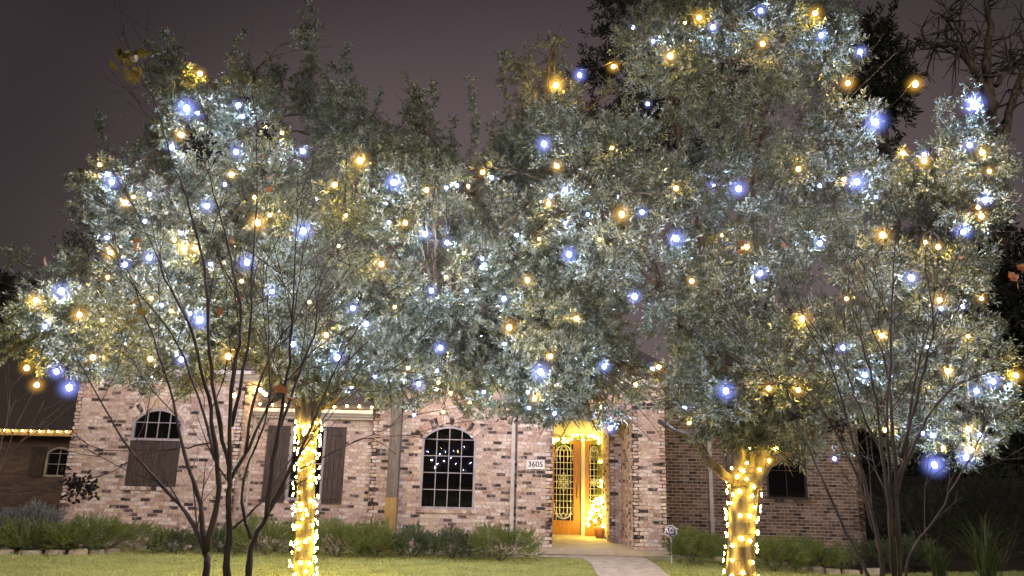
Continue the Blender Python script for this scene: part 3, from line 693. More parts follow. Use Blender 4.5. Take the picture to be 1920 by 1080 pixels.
# ------------------------------------------------------------------ neighbouring house in the dark
Y_N = 21.5
nh = thing("brick_house", "dark brick house at the picture's edge with amber bulbs along its eave", "house", (-14, Y_N, 0))
def brick_tex(name, a, b, mo):
    m, n, l = material(name)
    o = n.new("ShaderNodeOutputMaterial"); p = n.new("ShaderNodeBsdfPrincipled"); l.new(p.outputs[0], o.inputs[0]); p.inputs["Roughness"].default_value = 0.9
    t = n.new("ShaderNodeTexCoord"); s = n.new("ShaderNodeSeparateXYZ"); c = n.new("ShaderNodeCombineXYZ"); l.new(t.outputs["Object"], s.inputs[0])
    l.new(s.outputs[0], c.inputs[0]); l.new(s.outputs[2], c.inputs[1])
    k = n.new("ShaderNodeTexBrick"); k.inputs["Scale"].default_value = 1.0; k.inputs["Brick Width"].default_value = 0.205; k.inputs["Row Height"].default_value = 0.076
    k.inputs["Mortar Size"].default_value = 0.006; k.inputs["Color1"].default_value = (*a, 1); k.inputs["Color2"].default_value = (*b, 1); k.inputs["Mortar"].default_value = (*mo, 1)
    l.new(c.outputs[0], k.inputs["Vector"]); l.new(k.outputs[0], p.inputs["Base Color"]); return m
M_NBRICK = brick_tex("far_brick", (0.16, 0.10, 0.075), (0.08, 0.05, 0.04), (0.10, 0.08, 0.07))
nz1 = Z(60, 818, Y_N); nx0, nx1 = X(-420, 850, Y_N), X(180, 850, Y_N)
nwin = dict(a=X(86, 865, Y_N), b=X(134, 865, Y_N), z0=Z(105, 894, Y_N), zs=Z(105, 850, Y_N), top=Z(105, 838, Y_N))
ww = MB()
ww.box(nx0, nwin["a"], Y_N, Y_N + 0.2, 0, nz1); ww.box(nwin["b"], nx1, Y_N, Y_N + 0.2, 0, nz1)
ww.box(nwin["a"], nwin["b"], Y_N, Y_N + 0.2, 0, nwin["z0"])
ap, _ = arch_pts(nwin["a"], nwin["b"], nwin["zs"], nwin["top"] - nwin["zs"], 12)
for i in range(len(ap) - 1):
    ww.prism([ap[i], ap[i + 1], (ap[i + 1][0], nz1), (ap[i][0], nz1)], Y_N, Y_N + 0.2)
ww.build("wall", M_NBRICK, nh)
window(nwin["a"], nwin["b"], nwin["z0"], nwin["zs"], Y_N, 2, 3, nwin["top"] - nwin["zs"], fmat=M_STONE, blind=False, parent=nh)
s0, s1 = X(57, 865, Y_N), nwin["a"] - 0.02
for i in range(3):
    wd = (s1 - s0) / 3; MB().box(s0 + i * wd + 0.004, s0 + (i + 1) * wd - 0.004, Y_N - 0.04, Y_N - 0.003, nwin["z0"], nwin["top"]).build("shutter", M_SHUT, nh)
MB().box(nx0 - 0.3, nx1, Y_N - 0.42, Y_N - 0.002, nz1 + 0.002, nz1 + 0.17).build("gutter", plain_mat("dull_gutter", (0.20, 0.14, 0.07), 0.5), nh)
rv = [(nx0 - 0.4, Y_N - 0.45, nz1 + 0.19), (nx1 + 0.1, Y_N - 0.45, nz1 + 0.19), (nx1 + 0.1, Y_N + 4, nz1 + 3.1), (nx0 + 2, Y_N + 4, nz1 + 3.1), (nx1 + 0.1, Y_N + 8.4, nz1 + 0.19), (nx0 - 0.4, Y_N + 8.4, nz1 + 0.19)]
MB().add(rv, [(0, 1, 2, 3), (3, 2, 4, 5), (0, 3, 5), (1, 4, 2)]).build("roof", M_ROOF, nh)

# ------------------------------------------------------------------ foliage kit
def sprig_template(nleaf, length, ll, lw, ang=0.85, seed=0, twig=0.0035):
    r = np.random.default_rng(seed); V = []; Fc = []
    # twig: triangular tube along +X with a slight bend
    pts = np.array([(0, 0, 0), (length, 0.0, 0.0)])
    for i, p in enumerate(pts):
        for k in range(3):
            a = k * 2.094; V.append(p + np.array((0, math.cos(a), math.sin(a))) * twig * (1 - 0.6 * i))
    for i in range(1):
        for k in range(3):
            k2 = (k + 1) % 3; Fc += [(i * 3 + k, i * 3 + k2, i * 3 + 3 + k2), (i * 3 + k, i * 3 + 3 + k2, i * 3 + 3 + k)]
    for j in range(nleaf):
        t = 0.15 + 0.85 * j / max(1, nleaf - 1); b = np.array((length * t, 0, 0.012 * (1 - abs(2 * t - 1))))
        az = j * 2.4 + r.uniform(-.5, .5); sp = ang * (1.15 - 0.6 * t) + r.uniform(-.2, .2)
        d = np.array((math.cos(sp), math.sin(sp) * math.cos(az), math.sin(sp) * math.sin(az)))
        s = np.cross(d, r.standard_normal(3)); s /= np.linalg.norm(s); n = np.cross(s, d)
        L_ = ll * r.uniform(.75, 1.25); W_ = lw * r.uniform(.8, 1.2) / 2; q = len(V)
        V += [b, b + d * L_ * .5 + s * W_ + n * W_ * .35, b + d * L_ - n * L_ * .06, b + d * L_ * .5 - s * W_ + n * W_ * .35]
        Fc += [(q, q + 1, q + 2), (q, q + 2, q + 3)]
    return np.array(V), np.array(Fc)
def scatter(templates, pos, dirs, scales):
    """instance sprig templates at pos with +X turned to dirs; returns merged verts, faces"""
    VV = []; FF = []; off = 0; n = len(pos)
    which = rng.integers(0, len(templates), n); roll = rng.uniform(0, 2 * math.pi, n)
    d = dirs / (np.linalg.norm(dirs, axis=1)[:, None] + 1e-9)
    ref = np.where(np.abs(d[:, 2:3]) < 0.9, np.array([[0, 0, 1.0]]), np.array([[1.0, 0, 0]]))
    a = np.cross(d, ref); a /= np.linalg.norm(a, axis=1)[:, None]; b = np.cross(d, a)
    a2 = a * np.cos(roll)[:, None] + b * np.sin(roll)[:, None]; b2 = np.cross(d, a2)
    R = np.stack([d, a2, b2], 2) * scales[:, None, None]
    for k, (V, Fc) in enumerate(templates):
        idx = np.nonzero(which == k)[0]
        if not len(idx): continue
        v = np.einsum('nij,mj->nmi', R[idx], V) + pos[idx][:, None, :]
        f = Fc[None] + (np.arange(len(idx)) * len(V))[:, None, None] + off
        VV.append(v.reshape(-1, 3)); FF.append(f.reshape(-1, 3)); off += len(idx) * len(V)
    return np.concatenate(VV), np.concatenate(FF)
OAK_T = [sprig_template(11, 0.14, 0.058, 0.027, 1.2, seed=k) for k in range(6)]
OAK_R = [sprig_template(11, 0.16, 0.070, 0.025, 1.15, seed=60 + k) for k in range(6)]
SHRUB_T = [sprig_template(14, 0.15, 0.045, 0.016, 0.9, seed=20 + k) for k in range(4)]
FINE_T = [sprig_template(14, 0.18, 0.05, 0.010, 0.6, seed=30 + k) for k in range(4)]
SAGE_T = [sprig_template(16, 0.22, 0.04, 0.014, 0.7, seed=40 + k) for k in range(4)]
FAR_T = [sprig_template(9, 0.4, 0.20, 0.075, 0.9, seed=50 + k, twig=0.006) for k in range(4)]

def poly_uv_blobs(poly, Yc, hy, rmin, rmax, n, seed, lift=1.0):
    """blobs (x,y,z,r) whose outline, seen from the street, fills the given outline; crown is thickest in the middle"""
    r = np.random.default_rng(seed); poly = np.array(poly, float); out_ = []
    lo = poly.min(0); hi = poly.max(0); seg0 = poly; seg1 = np.roll(poly, -1, 0)
    tries = 0
    while len(out_) < n and tries < n * 60:
        tries += 1
        p = lo + (hi - lo) * r.random(2)
        if not in_poly(p[None, 0], p[None, 1], poly)[0]: continue
        sg = seg1 - seg0; t = np.clip(((p - seg0) * sg).sum(1) / ((sg ** 2).sum(1) + 1e-9), 0, 1)
        dist = np.sqrt((((seg0 + sg * t[:, None]) - p) ** 2).sum(1)).min()
        th = hy * math.sqrt(min(1.0, dist / 330.0))
        s = r.uniform(-1, 1); s = math.copysign(abs(s) ** 0.6, s)
        Y = Yc + th * s
        rpx = dist * 0.95 + 14
        rad = min(r.uniform(rmin, rmax), rpx * Y / F_PX)
        if rad < 0.14: continue
        c = P(p[0], p[1], Y); out_.append((c[0], c[1], c[2], rad))
    return np.array(out_)

def first_hit(d, blobs):
    """distance along the ray from the camera to the first blob surface"""
    q = blobs[:, :3] - CAM; b = q @ d; c = (q ** 2).sum(1) - blobs[:, 3] ** 2; disc = b * b - c
    ok = disc > 0
    if not ok.any(): return None
    return float((b[ok] - np.sqrt(disc[ok])).min())

# crown outlines (street view, photograph pixels)
OUT_L = [(-70, 560), (-30, 500), (40, 452), (95, 485), (128, 465), (135, 340), (160, 300), (180, 245), (230, 290), (262, 200), (258, 140), (290, 90), (345, 80), (385, 150), (425, 95), (455, 75), (480, 140), (530, 120), (548, 60), (585, 40),
         (605, 120), (650, 120), (690, 180), (740, 240), (770, 165), (815, 170), (850, 235), (895, 270), (930, 300), (960, 420), (965, 560), (940, 700), (900, 775), (820, 775), (760, 770), (700, 765), (640, 735), (590, 770), (540, 745), (480, 715),
         (420, 700), (345, 750), (290, 745), (150, 715), (60, 690), (0, 690), (-70, 660)]
OUT_R = [(880, 300), (940, 250), (955, 110), (990, 100), (1040, 75), (1075, 150), (1130, 200), (1150, 60), (1200, -20), (1260, -90), (1400, -130), (1560, -90), (1610, 0), (1625, 120), (1650, 190), (1640, 290), (1680, 300), (1735, 265), (1770, 200), (1820, 165),
         (1850, 215), (1905, 310), (1890, 420), (1850, 500), (1870, 600), (1900, 700), (1895, 790), (1870, 880), (1790, 880), (1700, 870), (1640, 850), (1570, 850), (1500, 830), (1420, 850), (1340, 830), (1270, 800), (1200, 815), (1130, 780), (1060, 770), (1000, 800), (940, 785), (905, 690), (880, 540)]
Y_OL, Y_OR = 11.6, 12.1
BL = poly_uv_blobs(OUT_L, Y_OL, 3.0, 0.45, 0.85, 190, 1)
BR = poly_uv_blobs(OUT_R, Y_OR, 3.3, 0.45, 0.90, 230, 2)
BM = poly_uv_blobs([(850, 400), (930, 330), (1000, 330), (1060, 430), (1150, 560), (1230, 690), (1190, 790), (1040, 800), (930, 800), (850, 775)], 11.4, 2.2, 0.4, 0.75, 80, 3)
def leader(u0, v0, u1, v1, wpx, Y):
    o_ = []
    for t in np.linspace(0, 1, max(4, int(abs(v1 - v0) / 12))):
        rad = wpx * (0.30 + 0.70 * t ** 0.8) * Y / F_PX * rng.uniform(.75, 1.15); c = P(u0 + (u1 - u0) * t + rng.normal(0, wpx * .22), v0 + (v1 - v0) * t, Y + rng.normal(0, .1)); o_.append((*c, rad))
    return o_
LD_L = sum([leader(*a) for a in [(580, 8, 565, 210, 36, 11.8), (445, 62, 440, 200, 32, 11.4), (315, 60, 335, 170, 40, 11.3), (285, 80, 310, 160, 24, 11.6), (500, 110, 505, 220, 30, 11.9), (655, 95, 640, 260, 28, 12.0), (620, 130, 610, 240, 36, 11.7), (700, 180, 690, 290, 34, 12),
       (772, 150, 780, 300, 34, 12.0), (812, 160, 805, 300, 26, 12.2), (883, 152, 890, 290, 13, 12.0), (845, 230, 850, 320, 26, 12), (180, 215, 200, 320, 16, 11.2)]], [])
BL = np.concatenate([BL, BM, np.array(LD_L)])
LD_R = sum([leader(*a) for a in [(946, 100, 950, 320, 20, 12.2), (992, 80, 985, 300, 32, 12.4), (1045, 78, 1040, 260, 28, 12.5), (965, 240, 955, 360, 34, 12), (920, 235, 925, 340, 26, 12.1), (1690, 285, 1700, 380, 22, 11.8), (1760, 195, 1770, 330, 24, 12), (1822, 160, 1830, 300, 28, 12)]], [])
BF_ = poly_uv_blobs([(1270, 770), (1330, 745), (1500, 745), (1560, 790), (1550, 850), (1490, 862), (1440, 845), (1400, 838), (1350, 850), (1300, 835)], 11.2, 0.9, 0.25, 0.5, 34, 5)
BR = np.concatenate([BR, BF_, np.array(LD_R)])
ALLB = np.concatenate([BL, BR])

# ------------------------------------------------------------------ bulbs read off the photograph: (u, v, size 3 = large)
COOL = [(350,203,3),(443,285,2),(322,276,2),(447,197,2),(455,218,1),(568,284,2),(210,341,2),(202,326,1),(280,364,1),(388,386,2),(272,415,1),(201,446,1),(234,496,2),(280,483,2),(340,437,1),(463,492,3),(569,433,3),(422,346,1),(395,495,1),(115,546,3),
 (738,342,3),(837,352,1),(857,348,1),(922,333,1),(729,417,1),(797,439,2),(838,455,2),(904,485,1),(903,501,1),(969,441,1),(1020,270,3),(1060,356,2),(1033,367,1),(1060,418,1),(1067,477,3),(1087,141,2),(1225,77,1),(1215,195,1),(1204,398,2),(1268,447,3),(1102,402,1),
 (1426,20,2),(1337,51,2),(1540,66,2),(1613,97,2),(1642,229,3),(1385,354,3),(1607,341,3),(1537,348,1),(1643,370,1),(1826,195,3),(1818,272,2),(1847,375,2),(1806,435,2),(1537,456,2),(1426,512,2),(1709,521,3),(1733,289,1),
 (375,600,3),(510,547,2),(550,645,2),(340,674,2),(106,697,2),(130,727,3),(84,612,1),(632,670,3),(356,588,1),(303,572,1),
 (662,578,2),(687,607,2),(809,545,2),(875,545,1),(945,560,2),(1013,697,3),(820,695,1),(826,652,2),(785,720,2),(703,706,1),(907,735,1),(1190,556,3),(946,645,1),(1133,687,2),(992,765,1),(1040,775,1),(776,778,1),(1144,803,2),(990,735,1),
 (1361,733,3),(1580,652,2),(1622,703,2),(1740,651,1),(1805,575,1),(1764,578,1),(1862,715,2),(1831,733,2),(1893,722,1),(1565,860,1),(1748,816,1),(1838,815,1),(1811,858,2),(1752,872,3),(1730,812,1)]
WARM = [(375,138,2),(339,253,2),(187,309,1),(434,327,2),(250,369,1),(234,380,2),(477,370,1),(506,403,1),(484,418,3),(207,474,2),(327,450,1),(346,465,2),(366,465,2),(202,520,1),(498,238,1),(529,249,1),(628,346,2),(635,461,1),(453,527,1),(648,404,1),
 (675,301,3),(800,356,2),(878,349,1),(905,323,2),(760,418,2),(715,495,2),(836,519,1),(870,474,1),(1042,160,3),(1150,125,2),(1257,105,3),(1148,277,1),(1044,311,2),(1029,382,2),(1166,402,3),(1268,353,2),(1011,448,1),(989,525,2),(1124,449,1),
 (1311,33,2),(1528,25,2),(1430,82,2),(1590,156,2),(1716,158,3),(1693,287,2),(1733,302,2),(1842,286,2),(1497,317,2),(1582,336,1),(1834,389,1),(1840,405,2),(1655,441,3),(1400,463,2),(1759,463,2),(1735,454,1),(1353,440,1),(1297,527,2),(1855,321,1),
 (67,563,2),(149,590,2),(192,600,1),(283,559,1),(174,670,2),(50,690,2),(69,722,2),(282,673,2),(428,668,3),(612,628,2),(321,583,1),(580,566,1),
 (955,614,3),(1081,597,2),(1032,668,2),(740,575,1),(765,690,1),(845,737,1),(822,717,1),(1003,746,2),(1235,688,2),(831,772,1),
 (1505,598,3),(1654,629,2),(1777,696,2),(1497,731,2),(1762,563,2),(1840,560,1),(1816,804,2),(1822,843,2),(1769,840,1),(1905,704,2),(1587,560,1),(1815,630,1),(1660,806,1),(1292,793,1)]
bulbs = [(u, v, s, 0) for u, v, s in COOL] + [(u, v, s, 1) for u, v, s in WARM]
def band(u, v):
    if u < 700: return "L%d" % (0 if v < 310 else 1 if v < 430 else 2 if v < 555 else 3)
    if u < 980: return "M%d" % (0 if v < 530 else 1)
    return ("R%d" if u < 1480 else "S%d") % (0 if v < 240 else 1 if v < 420 else 2 if v < 560 else 3)
LABEL = {"L0": "cool white and amber bulb string round the top of the slim-trunked oak", "L1": "bulb string winding through the upper middle of the slim-trunked oak",
         "L2": "bulb string across the widest part of the slim-trunked oak", "L3": "bulb string along the lowest boughs of the slim-trunked oak, above the shutters",
         "M0": "bulb string bridging the high gap between the two oaks", "M1": "bulb string in the drooping boughs above the tall arched window",
         "R0": "bulb string at the very top of the thick-trunked oak, cut by the frame", "R1": "bulb string in the upper crown of the thick-trunked oak",
         "R2": "bulb string across the dark middle of the thick-trunked oak", "R3": "bulb string along the boughs above the lit front door",
         "S0": "bulb string at the thick-trunked oak's top, beside the sky gap with bare limbs", "S1": "bulb string on the thick-trunked oak's outer shoulder below the sky gap",
         "S2": "bulb string on the thick-trunked oak's outer side, behind the bare stems' tips", "S3": "bulb string on the lowest outer boughs, over the dark side yard"}
def sphere_mesh(name, mat, sub=1):
    bm = bmesh.new(); bmesh.ops.create_icosphere(bm, subdivisions=sub, radius=1.0)
    for v in bm.verts:
        if v.co.z > 0.3: v.co.x *= 1 - 0.35 * (v.co.z - 0.3) / 0.7; v.co.y *= 1 - 0.35 * (v.co.z - 0.3) / 0.7
        v.co.z *= 1.15
    m = bpy.data.meshes.new(name); bm.to_mesh(m); bm.free(); m.materials.append(mat)
    m.polygons.foreach_set("use_smooth", [True] * len(m.polygons)); return m
ME_BULB = [sphere_mesh("bulb_cool", M_COOL), sphere_mesh("bulb_amber", M_WARM)]
ME_SOCK = MB().tube([(0, 0, -0.012), (0, 0, 0.012), (0, 0, 0.05), (0, 0, 0.056)], [0.019, 0.021, 0.019, 0.008], 8).mesh("socket", M_CORD, True)
ME_HALO = [sphere_mesh("halo_cool", M_HALO[0], 3), sphere_mesh("halo_amber", M_HALO[1], 3)]
strings = {}
for (u, v, s, c) in bulbs:
    d = ray(u, v); t = first_hit(d, ALLB)
    if t is None: t = (10.4 if u < 1000 else 10.8) / d[1]
    t = t - {3: 0.16, 2: 0.04, 1: -0.05}[s] - rng.random() * 0.06
    strings.setdefault(band(u, v), []).append((CAM + d * t, s, c, u, v))
BULB_POS = []
for k in sorted(strings):
    lst = sorted(strings[k], key=lambda q: q[3])
    # the string runs on round the back of the crown
    B = BL if k[0] == "L" else BR if k[0] in "RS" else ALLB
    us = [q[3] for q in lst]; vs_ = [q[4] for q in lst]
    low = k in ("L3", "M1", "R3"); nb = 12 if low else 0 if k[0] == "S" else 4
    for j in range(nb):
        uu = max(us) - (max(us) - min(us)) * (j + 0.5) / nb; vv = min(vs_) + (max(vs_) - min(vs_)) * rng.random()
        d = ray(uu, vv); q = B[:, :3] - CAM; b_ = q @ d; disc = b_ * b_ - ((q ** 2).sum(1) - B[:, 3] ** 2); ok = disc > 0
        if not ok.any(): continue
        t = float((b_[ok] + np.sqrt(disc[ok])).max()) + 0.08
        p = CAM + d * t
        if p[2] < 2.4 or p[1] > 15.9 or proj(p)[1] > 765: continue
        lst.append((p, 2, j % 2, uu, vv))
    if low:                                        # ... and along the underside of the boughs
        for j in range(44):
            b = B[rng.integers(0, len(B))]
            if not (min(us) - 60 < proj(b[:3])[0] < max(us) + 60): continue
            near = B[((B[:, :2] - b[:2]) ** 2).sum(1) < 0.36]; p = np.array((b[0], b[1], (near[:, 2] - near[:, 3] * 0.85).min() - 0.10))
            if p[2] < 2.5 or p[2] > 3.6 or proj(p)[1] > 742 or proj(p)[0] < 220: continue
            lst.append((p, 2, j % 2, 0, 0))
    pts = [q[0] for q in lst]
    T = thing("string_light", LABEL[k], "string light", pts[0], "strings of round bulbs in the oaks")
    path = []
    for i, p in enumerate(pts):
        top = p + np.array((0, 0, 0.10))
        if i:
            a = path[-1]; ln = np.linalg.norm(top - a)
            for t in (0.25, 0.5, 0.75): path.append(a + (top - a) * t - np.array((0, 0, min(0.22, ln * 0.08) * 4 * t * (1 - t))))
        path.append(top)
    MB().tube(path, 0.0035, 4).build("cord", M_CORD, T)
    for p, s, c, u, v in lst:
        r = {3: 0.030, 2: 0.023, 1: 0.016}[s] * (np.linalg.norm(p - CAM) / 9.5)
        b = link("bulb", ME_BULB[c], T); b.location = Vector(p) - T.location; b.scale = (r, r, r)
        so = link("socket", ME_SOCK, b); so.location = (0, 0, 1.25); so.scale = (1 / r * 0.7,) * 3
        gl_ = link("halo", ME_HALO[c], b); gs = {3: 6.2, 2: 6.0, 1: 5.4}[s] * rng.uniform(.85, 1.2); gl_.scale = (gs, gs, gs)  # glow volume added for the halo, not a glass part
        BULB_POS.append(p)
BULB_POS = np.array(BULB_POS)

# bulbs on the far side of the street: out of the frame, mirrored in the tall arched window
def across():
    Ym = Y_B + 0.035; pts = []
    for u, v in [(791, 839), (800, 843), (818, 847), (831, 843), (838, 849), (828, 854), (815, 860), (813, 861), (822, 872), (819, 876), (851, 845), (858, 847), (852, 868), (873, 841), (887, 865), (874, 879), (842, 858), (834, 866)]:
        h = P(u, v, Ym); d = ray(u, v); d = np.array((d[0], -d[1], d[2])); pts.append((h + d * ((h[1] + 13.0) / abs(d[1])), u))
    pts.sort(key=lambda q: q[1]); pts = [p for p, _ in pts]
    T = thing("string_light", "bulb string across the street, seen only mirrored in the tall arched window", "string light", tuple(pts[0]))
    e0, e1 = pts[0] + np.array((-1, 0, .6)), pts[-1] + np.array((1, 0, .6))
    MB().tube([e0] + [p + np.array((0, 0, .12)) for p in pts] + [e1], 0.004, 4).build("cord", M_CORD, T)
    for e_ in (e0, e1): MB().tube([(e_[0], e_[1], -0.05), (e_[0], e_[1], e_[2] + 0.05)], 0.05, 8).build("pole", M_POST, T)
    for k, p in enumerate(pts):
        b = link("bulb", ME_BULB[1 if k % 6 == 2 else 0], T); b.location = Vector(p) - T.location; b.scale = (.024,) * 3
across()
# ------------------------------------------------------------------ oaks
def curve(pts, n=14, jit=0.0):
    pts = np.asarray(pts, float); k = len(pts)
    tt = np.linspace(0, k - 1, n); P_ = np.vstack([2 * pts[0] - pts[1], pts, 2 * pts[-1] - pts[-2]]); o = []
    for t in tt:
        i = min(int(t), k - 2); f = t - i; a, b, c, d = P_[i], P_[i + 1], P_[i + 2], P_[i + 3]
        o.append(0.5 * ((2 * b) + (-a + c) * f + (2 * a - 5 * b + 4 * c - d) * f * f + (-a + 3 * b - 3 * c + d) * f ** 3))
    o = np.array(o)
    if jit: o[1:-1] += rng.normal(0, jit, (n - 2, 3))
    return o
def crown(root, blobs, mat, density, templates=OAK_T, avoid=0.105, scale=(0.8, 1.25), name="crown", up=0.25):
    pos = []; dirs = []
    for (x, y, z, r) in blobs:
        n = max(6, int(density * r * r * 4 * math.pi * 0.55))
        d = rng.standard_normal((n, 3)); d /= np.linalg.norm(d, axis=1)[:, None]
        # loose sub-clumps: pull directions towards a few random heads
        heads = rng.standard_normal((9, 3)); heads /= np.linalg.norm(heads, axis=1)[:, None]
        hsel = heads[(d @ heads.T).argmax(1)]; mixw = rng.uniform(0.0, 0.75, n)[:, None]
        d = d * (1 - mixw) + hsel * mixw; d /= np.linalg.norm(d, axis=1)[:, None]
        rr = r * (0.45 + 0.55 * rng.random(n) ** 0.6)
        p = np.array((x, y, z)) + d * (rr - 0.12)[:, None] * np.array((1, 1, 0.85))
        pos.append(p); dirs.append(d + rng.normal(0, 0.45, (n, 3)) + np.array((0, 0, up)))
    pos = np.concatenate(pos); dirs = np.concatenate(dirs)
    if avoid:                                        # thin out what lies deep inside the crown
        deep = np.zeros(len(pos), bool); BB = np.asarray(blobs)
        for (x, y, z, r) in BB: deep |= ((pos - (x, y, z)) ** 2).sum(1) < (r * 0.62) ** 2
        k = ~deep | (rng.random(len(pos)) < 0.62); pos = pos[k]; dirs = dirs[k]
    if avoid and len(BULB_POS):
        mn = np.full(len(pos), 9.0)
        tip = pos + dirs / (np.linalg.norm(dirs, axis=1)[:, None]) * 0.13
        for b in BULB_POS: mn = np.minimum(mn, ((tip - b) ** 2).sum(1))
        k = mn > avoid ** 2; pos = pos[k]; dirs = dirs[k]
    v, f = scatter(templates, pos, dirs, rng.uniform(*scale, len(pos)))
    o = link(name, tri_mesh(name, v, f, mat), root); o.location = -worldloc(root); o["kind"] = "stuff"
    return o
def limbs(root, fork, blobs, nmain, r0, mat, extra=()):
    """main limbs to cluster centres, branches on to every blob; each main limb one mesh"""
    C = blobs[:, :3]; idx = [int(np.argmax(C[:, 2]))]
    while len(idx) < nmain:
        dm = np.min(((C[:, None] - C[idx][None]) ** 2).sum(2), 1); idx.append(int(dm.argmax()))
    cent = C[idx].copy()
    for _ in range(4):
        lab = ((C[:, None] - cent[None]) ** 2).sum(2).argmin(1)
        for k in range(nmain):
            if (lab == k).any(): cent[k] = C[lab == k].mean(0)
    for k in range(nmain):
        mb = MB(); c = cent[k]; d = c - fork
        mid1 = fork + d * 0.3 + np.array((0, 0, 0.12 * np.linalg.norm(d) * 0.6)); mid2 = fork + d * 0.68 + np.array((0, 0, 0.06 * np.linalg.norm(d)))
        cv = curve([fork - np.array((0, 0, 0.15)), mid1, mid2, c], 14, 0.035); mb.tube(cv, np.linspace(r0, r0 * 0.28, 14), 8, True, 0.05)
        for b in C[lab == k]:
            s = cv[((cv[4:] - b) ** 2).sum(1).argmin() + 4]; dd = b - s
            if np.linalg.norm(dd) > 1.9: continue
            cc = curve([s, s + dd * 0.45 + np.array((0, 0, 0.10)) + rng.normal(0, .08, 3), b + dd / (np.linalg.norm(dd) + 1e-6) * 0.15], 7, 0.02)
            mb.tube(cc, np.linspace(0.030, 0.007, 7), 5, True)
            for _ in range(3):
                e = b + rng.normal(0, 0.28, 3); s2 = cc[rng.integers(2, 6)]
                mb.tube([s2, (s2 + e) / 2 + rng.normal(0, .05, 3), e], [0.011, 0.008, 0.004], 4, False)
        mb.build("limb", mat, root, True)

oakL = thing("oak_tree", "oak with slim lit trunk, wrapped to its fork, before the shuttered window", "tree", P(570, 1078, Y_OL) * np.array((1, 1, 0)))
tl = [G(569, 1081) + np.array((0, 0, -0.1))] + [P(u, v, Y_OL) for u, v in ((570, 1040), (572, 980), (574, 900), (577, 830), (578, 790))]
tl[0] = np.array((P(570, 1078, Y_OL)[0], Y_OL, -0.1))
TRL = curve(tl, 30); RL = np.interp(np.linspace(0, 1, 30), [0, .08, .2, .8, 1], [0.19, 0.145, 0.132, 0.128, 0.15])
MB().tube(TRL, RL, 16, True, 0.03).build("trunk", M_BARK, oakL, True)
forkL = TRL[-1]
lm = MB()
for ee in ((548, 735), (612, 720), (585, 690)):
    e2 = P(ee[0], ee[1], Y_OL + rng.normal(0, .4)); lm.tube(curve([forkL - np.array((0, 0, 0.2)), forkL * 0.5 + e2 * 0.5 + np.array((0, 0, .1)), e2], 9, 0.01), np.linspace(0.15, 0.09, 9), 10, True, 0.03)
lm.build("fork", M_BARK, oakL, True)
limbs(oakL, forkL + np.array((0, 0, 0.35)), BL[:-len(LD_L)], 9, 0.085, M_BARK)
crown(oakL, BL, M_OAK, 80)

oakR = thing("oak_tree", "larger oak with thick lit trunk forking low, beside the entry pier", "tree", P(1392, 1078, Y_OR) * np.array((1, 1, 0)))
tr = [np.array((P(1389, 1078, Y_OR)[0], Y_OR, -0.1))] + [P(u, v, Y_OR) for u, v in ((1389, 1050), (1391, 990), (1394, 940), (1396, 905), (1396, 885))]
TRR = curve(tr, 30); RR = np.interp(np.linspace(0, 1, 30), [0, .1, .25, .75, 1], [0.28, 0.225, 0.20, 0.21, 0.27])
MB().tube(TRR, RR, 18, True, 0.035).build("trunk", M_BARK, oakR, True)
forkR = TRR[-1]
def limb_px(root, pts, rads, n=14, jit=0.012, mat=M_BARK, wob=0.05):
    c = curve([P(u, v, Y) for u, v, Y in pts], n, jit); MB().tube(c, np.interp(np.linspace(0, 1, n), np.linspace(0, 1, len(rads)), rads), 10, True, wob).build("limb", mat, root, True)
limb_px(oakR, [(1385, 905, 12.05), (1360, 893, 12.0), (1333, 868, 11.9), (1305, 835, 11.8), (1272, 812, 11.6), (1235, 790, 11.4)], [0.10, 0.075, 0.07, 0.06, 0.05, 0.035])
limb_px(oakR, [(1388, 905, 12.1), (1378, 850, 12.1), (1368, 780, 12.2), (1350, 700, 12.4), (1330, 610, 12.4)], [0.22, 0.19, 0.16, 0.13, 0.08])
limb_px(oakR, [(1405, 910, 12.05), (1425, 860, 12.0), (1445, 800, 12.0), (1470, 700, 12.0), (1490, 560, 12.1)], [0.20, 0.17, 0.14, 0.11, 0.07])
limb_px(oakR, [(1408, 905, 12.0), (1440, 868, 11.9), (1480, 845, 11.8), (1530, 815, 11.7), (1600, 770, 11.6)], [0.14, 0.10, 0.085, 0.07, 0.04])
limbs(oakR, P(1385, 800, Y_OR), BR[:-len(LD_R)], 11, 0.09, M_BARK)
crown(oakR, BR, M_OAK2, 66, OAK_R)

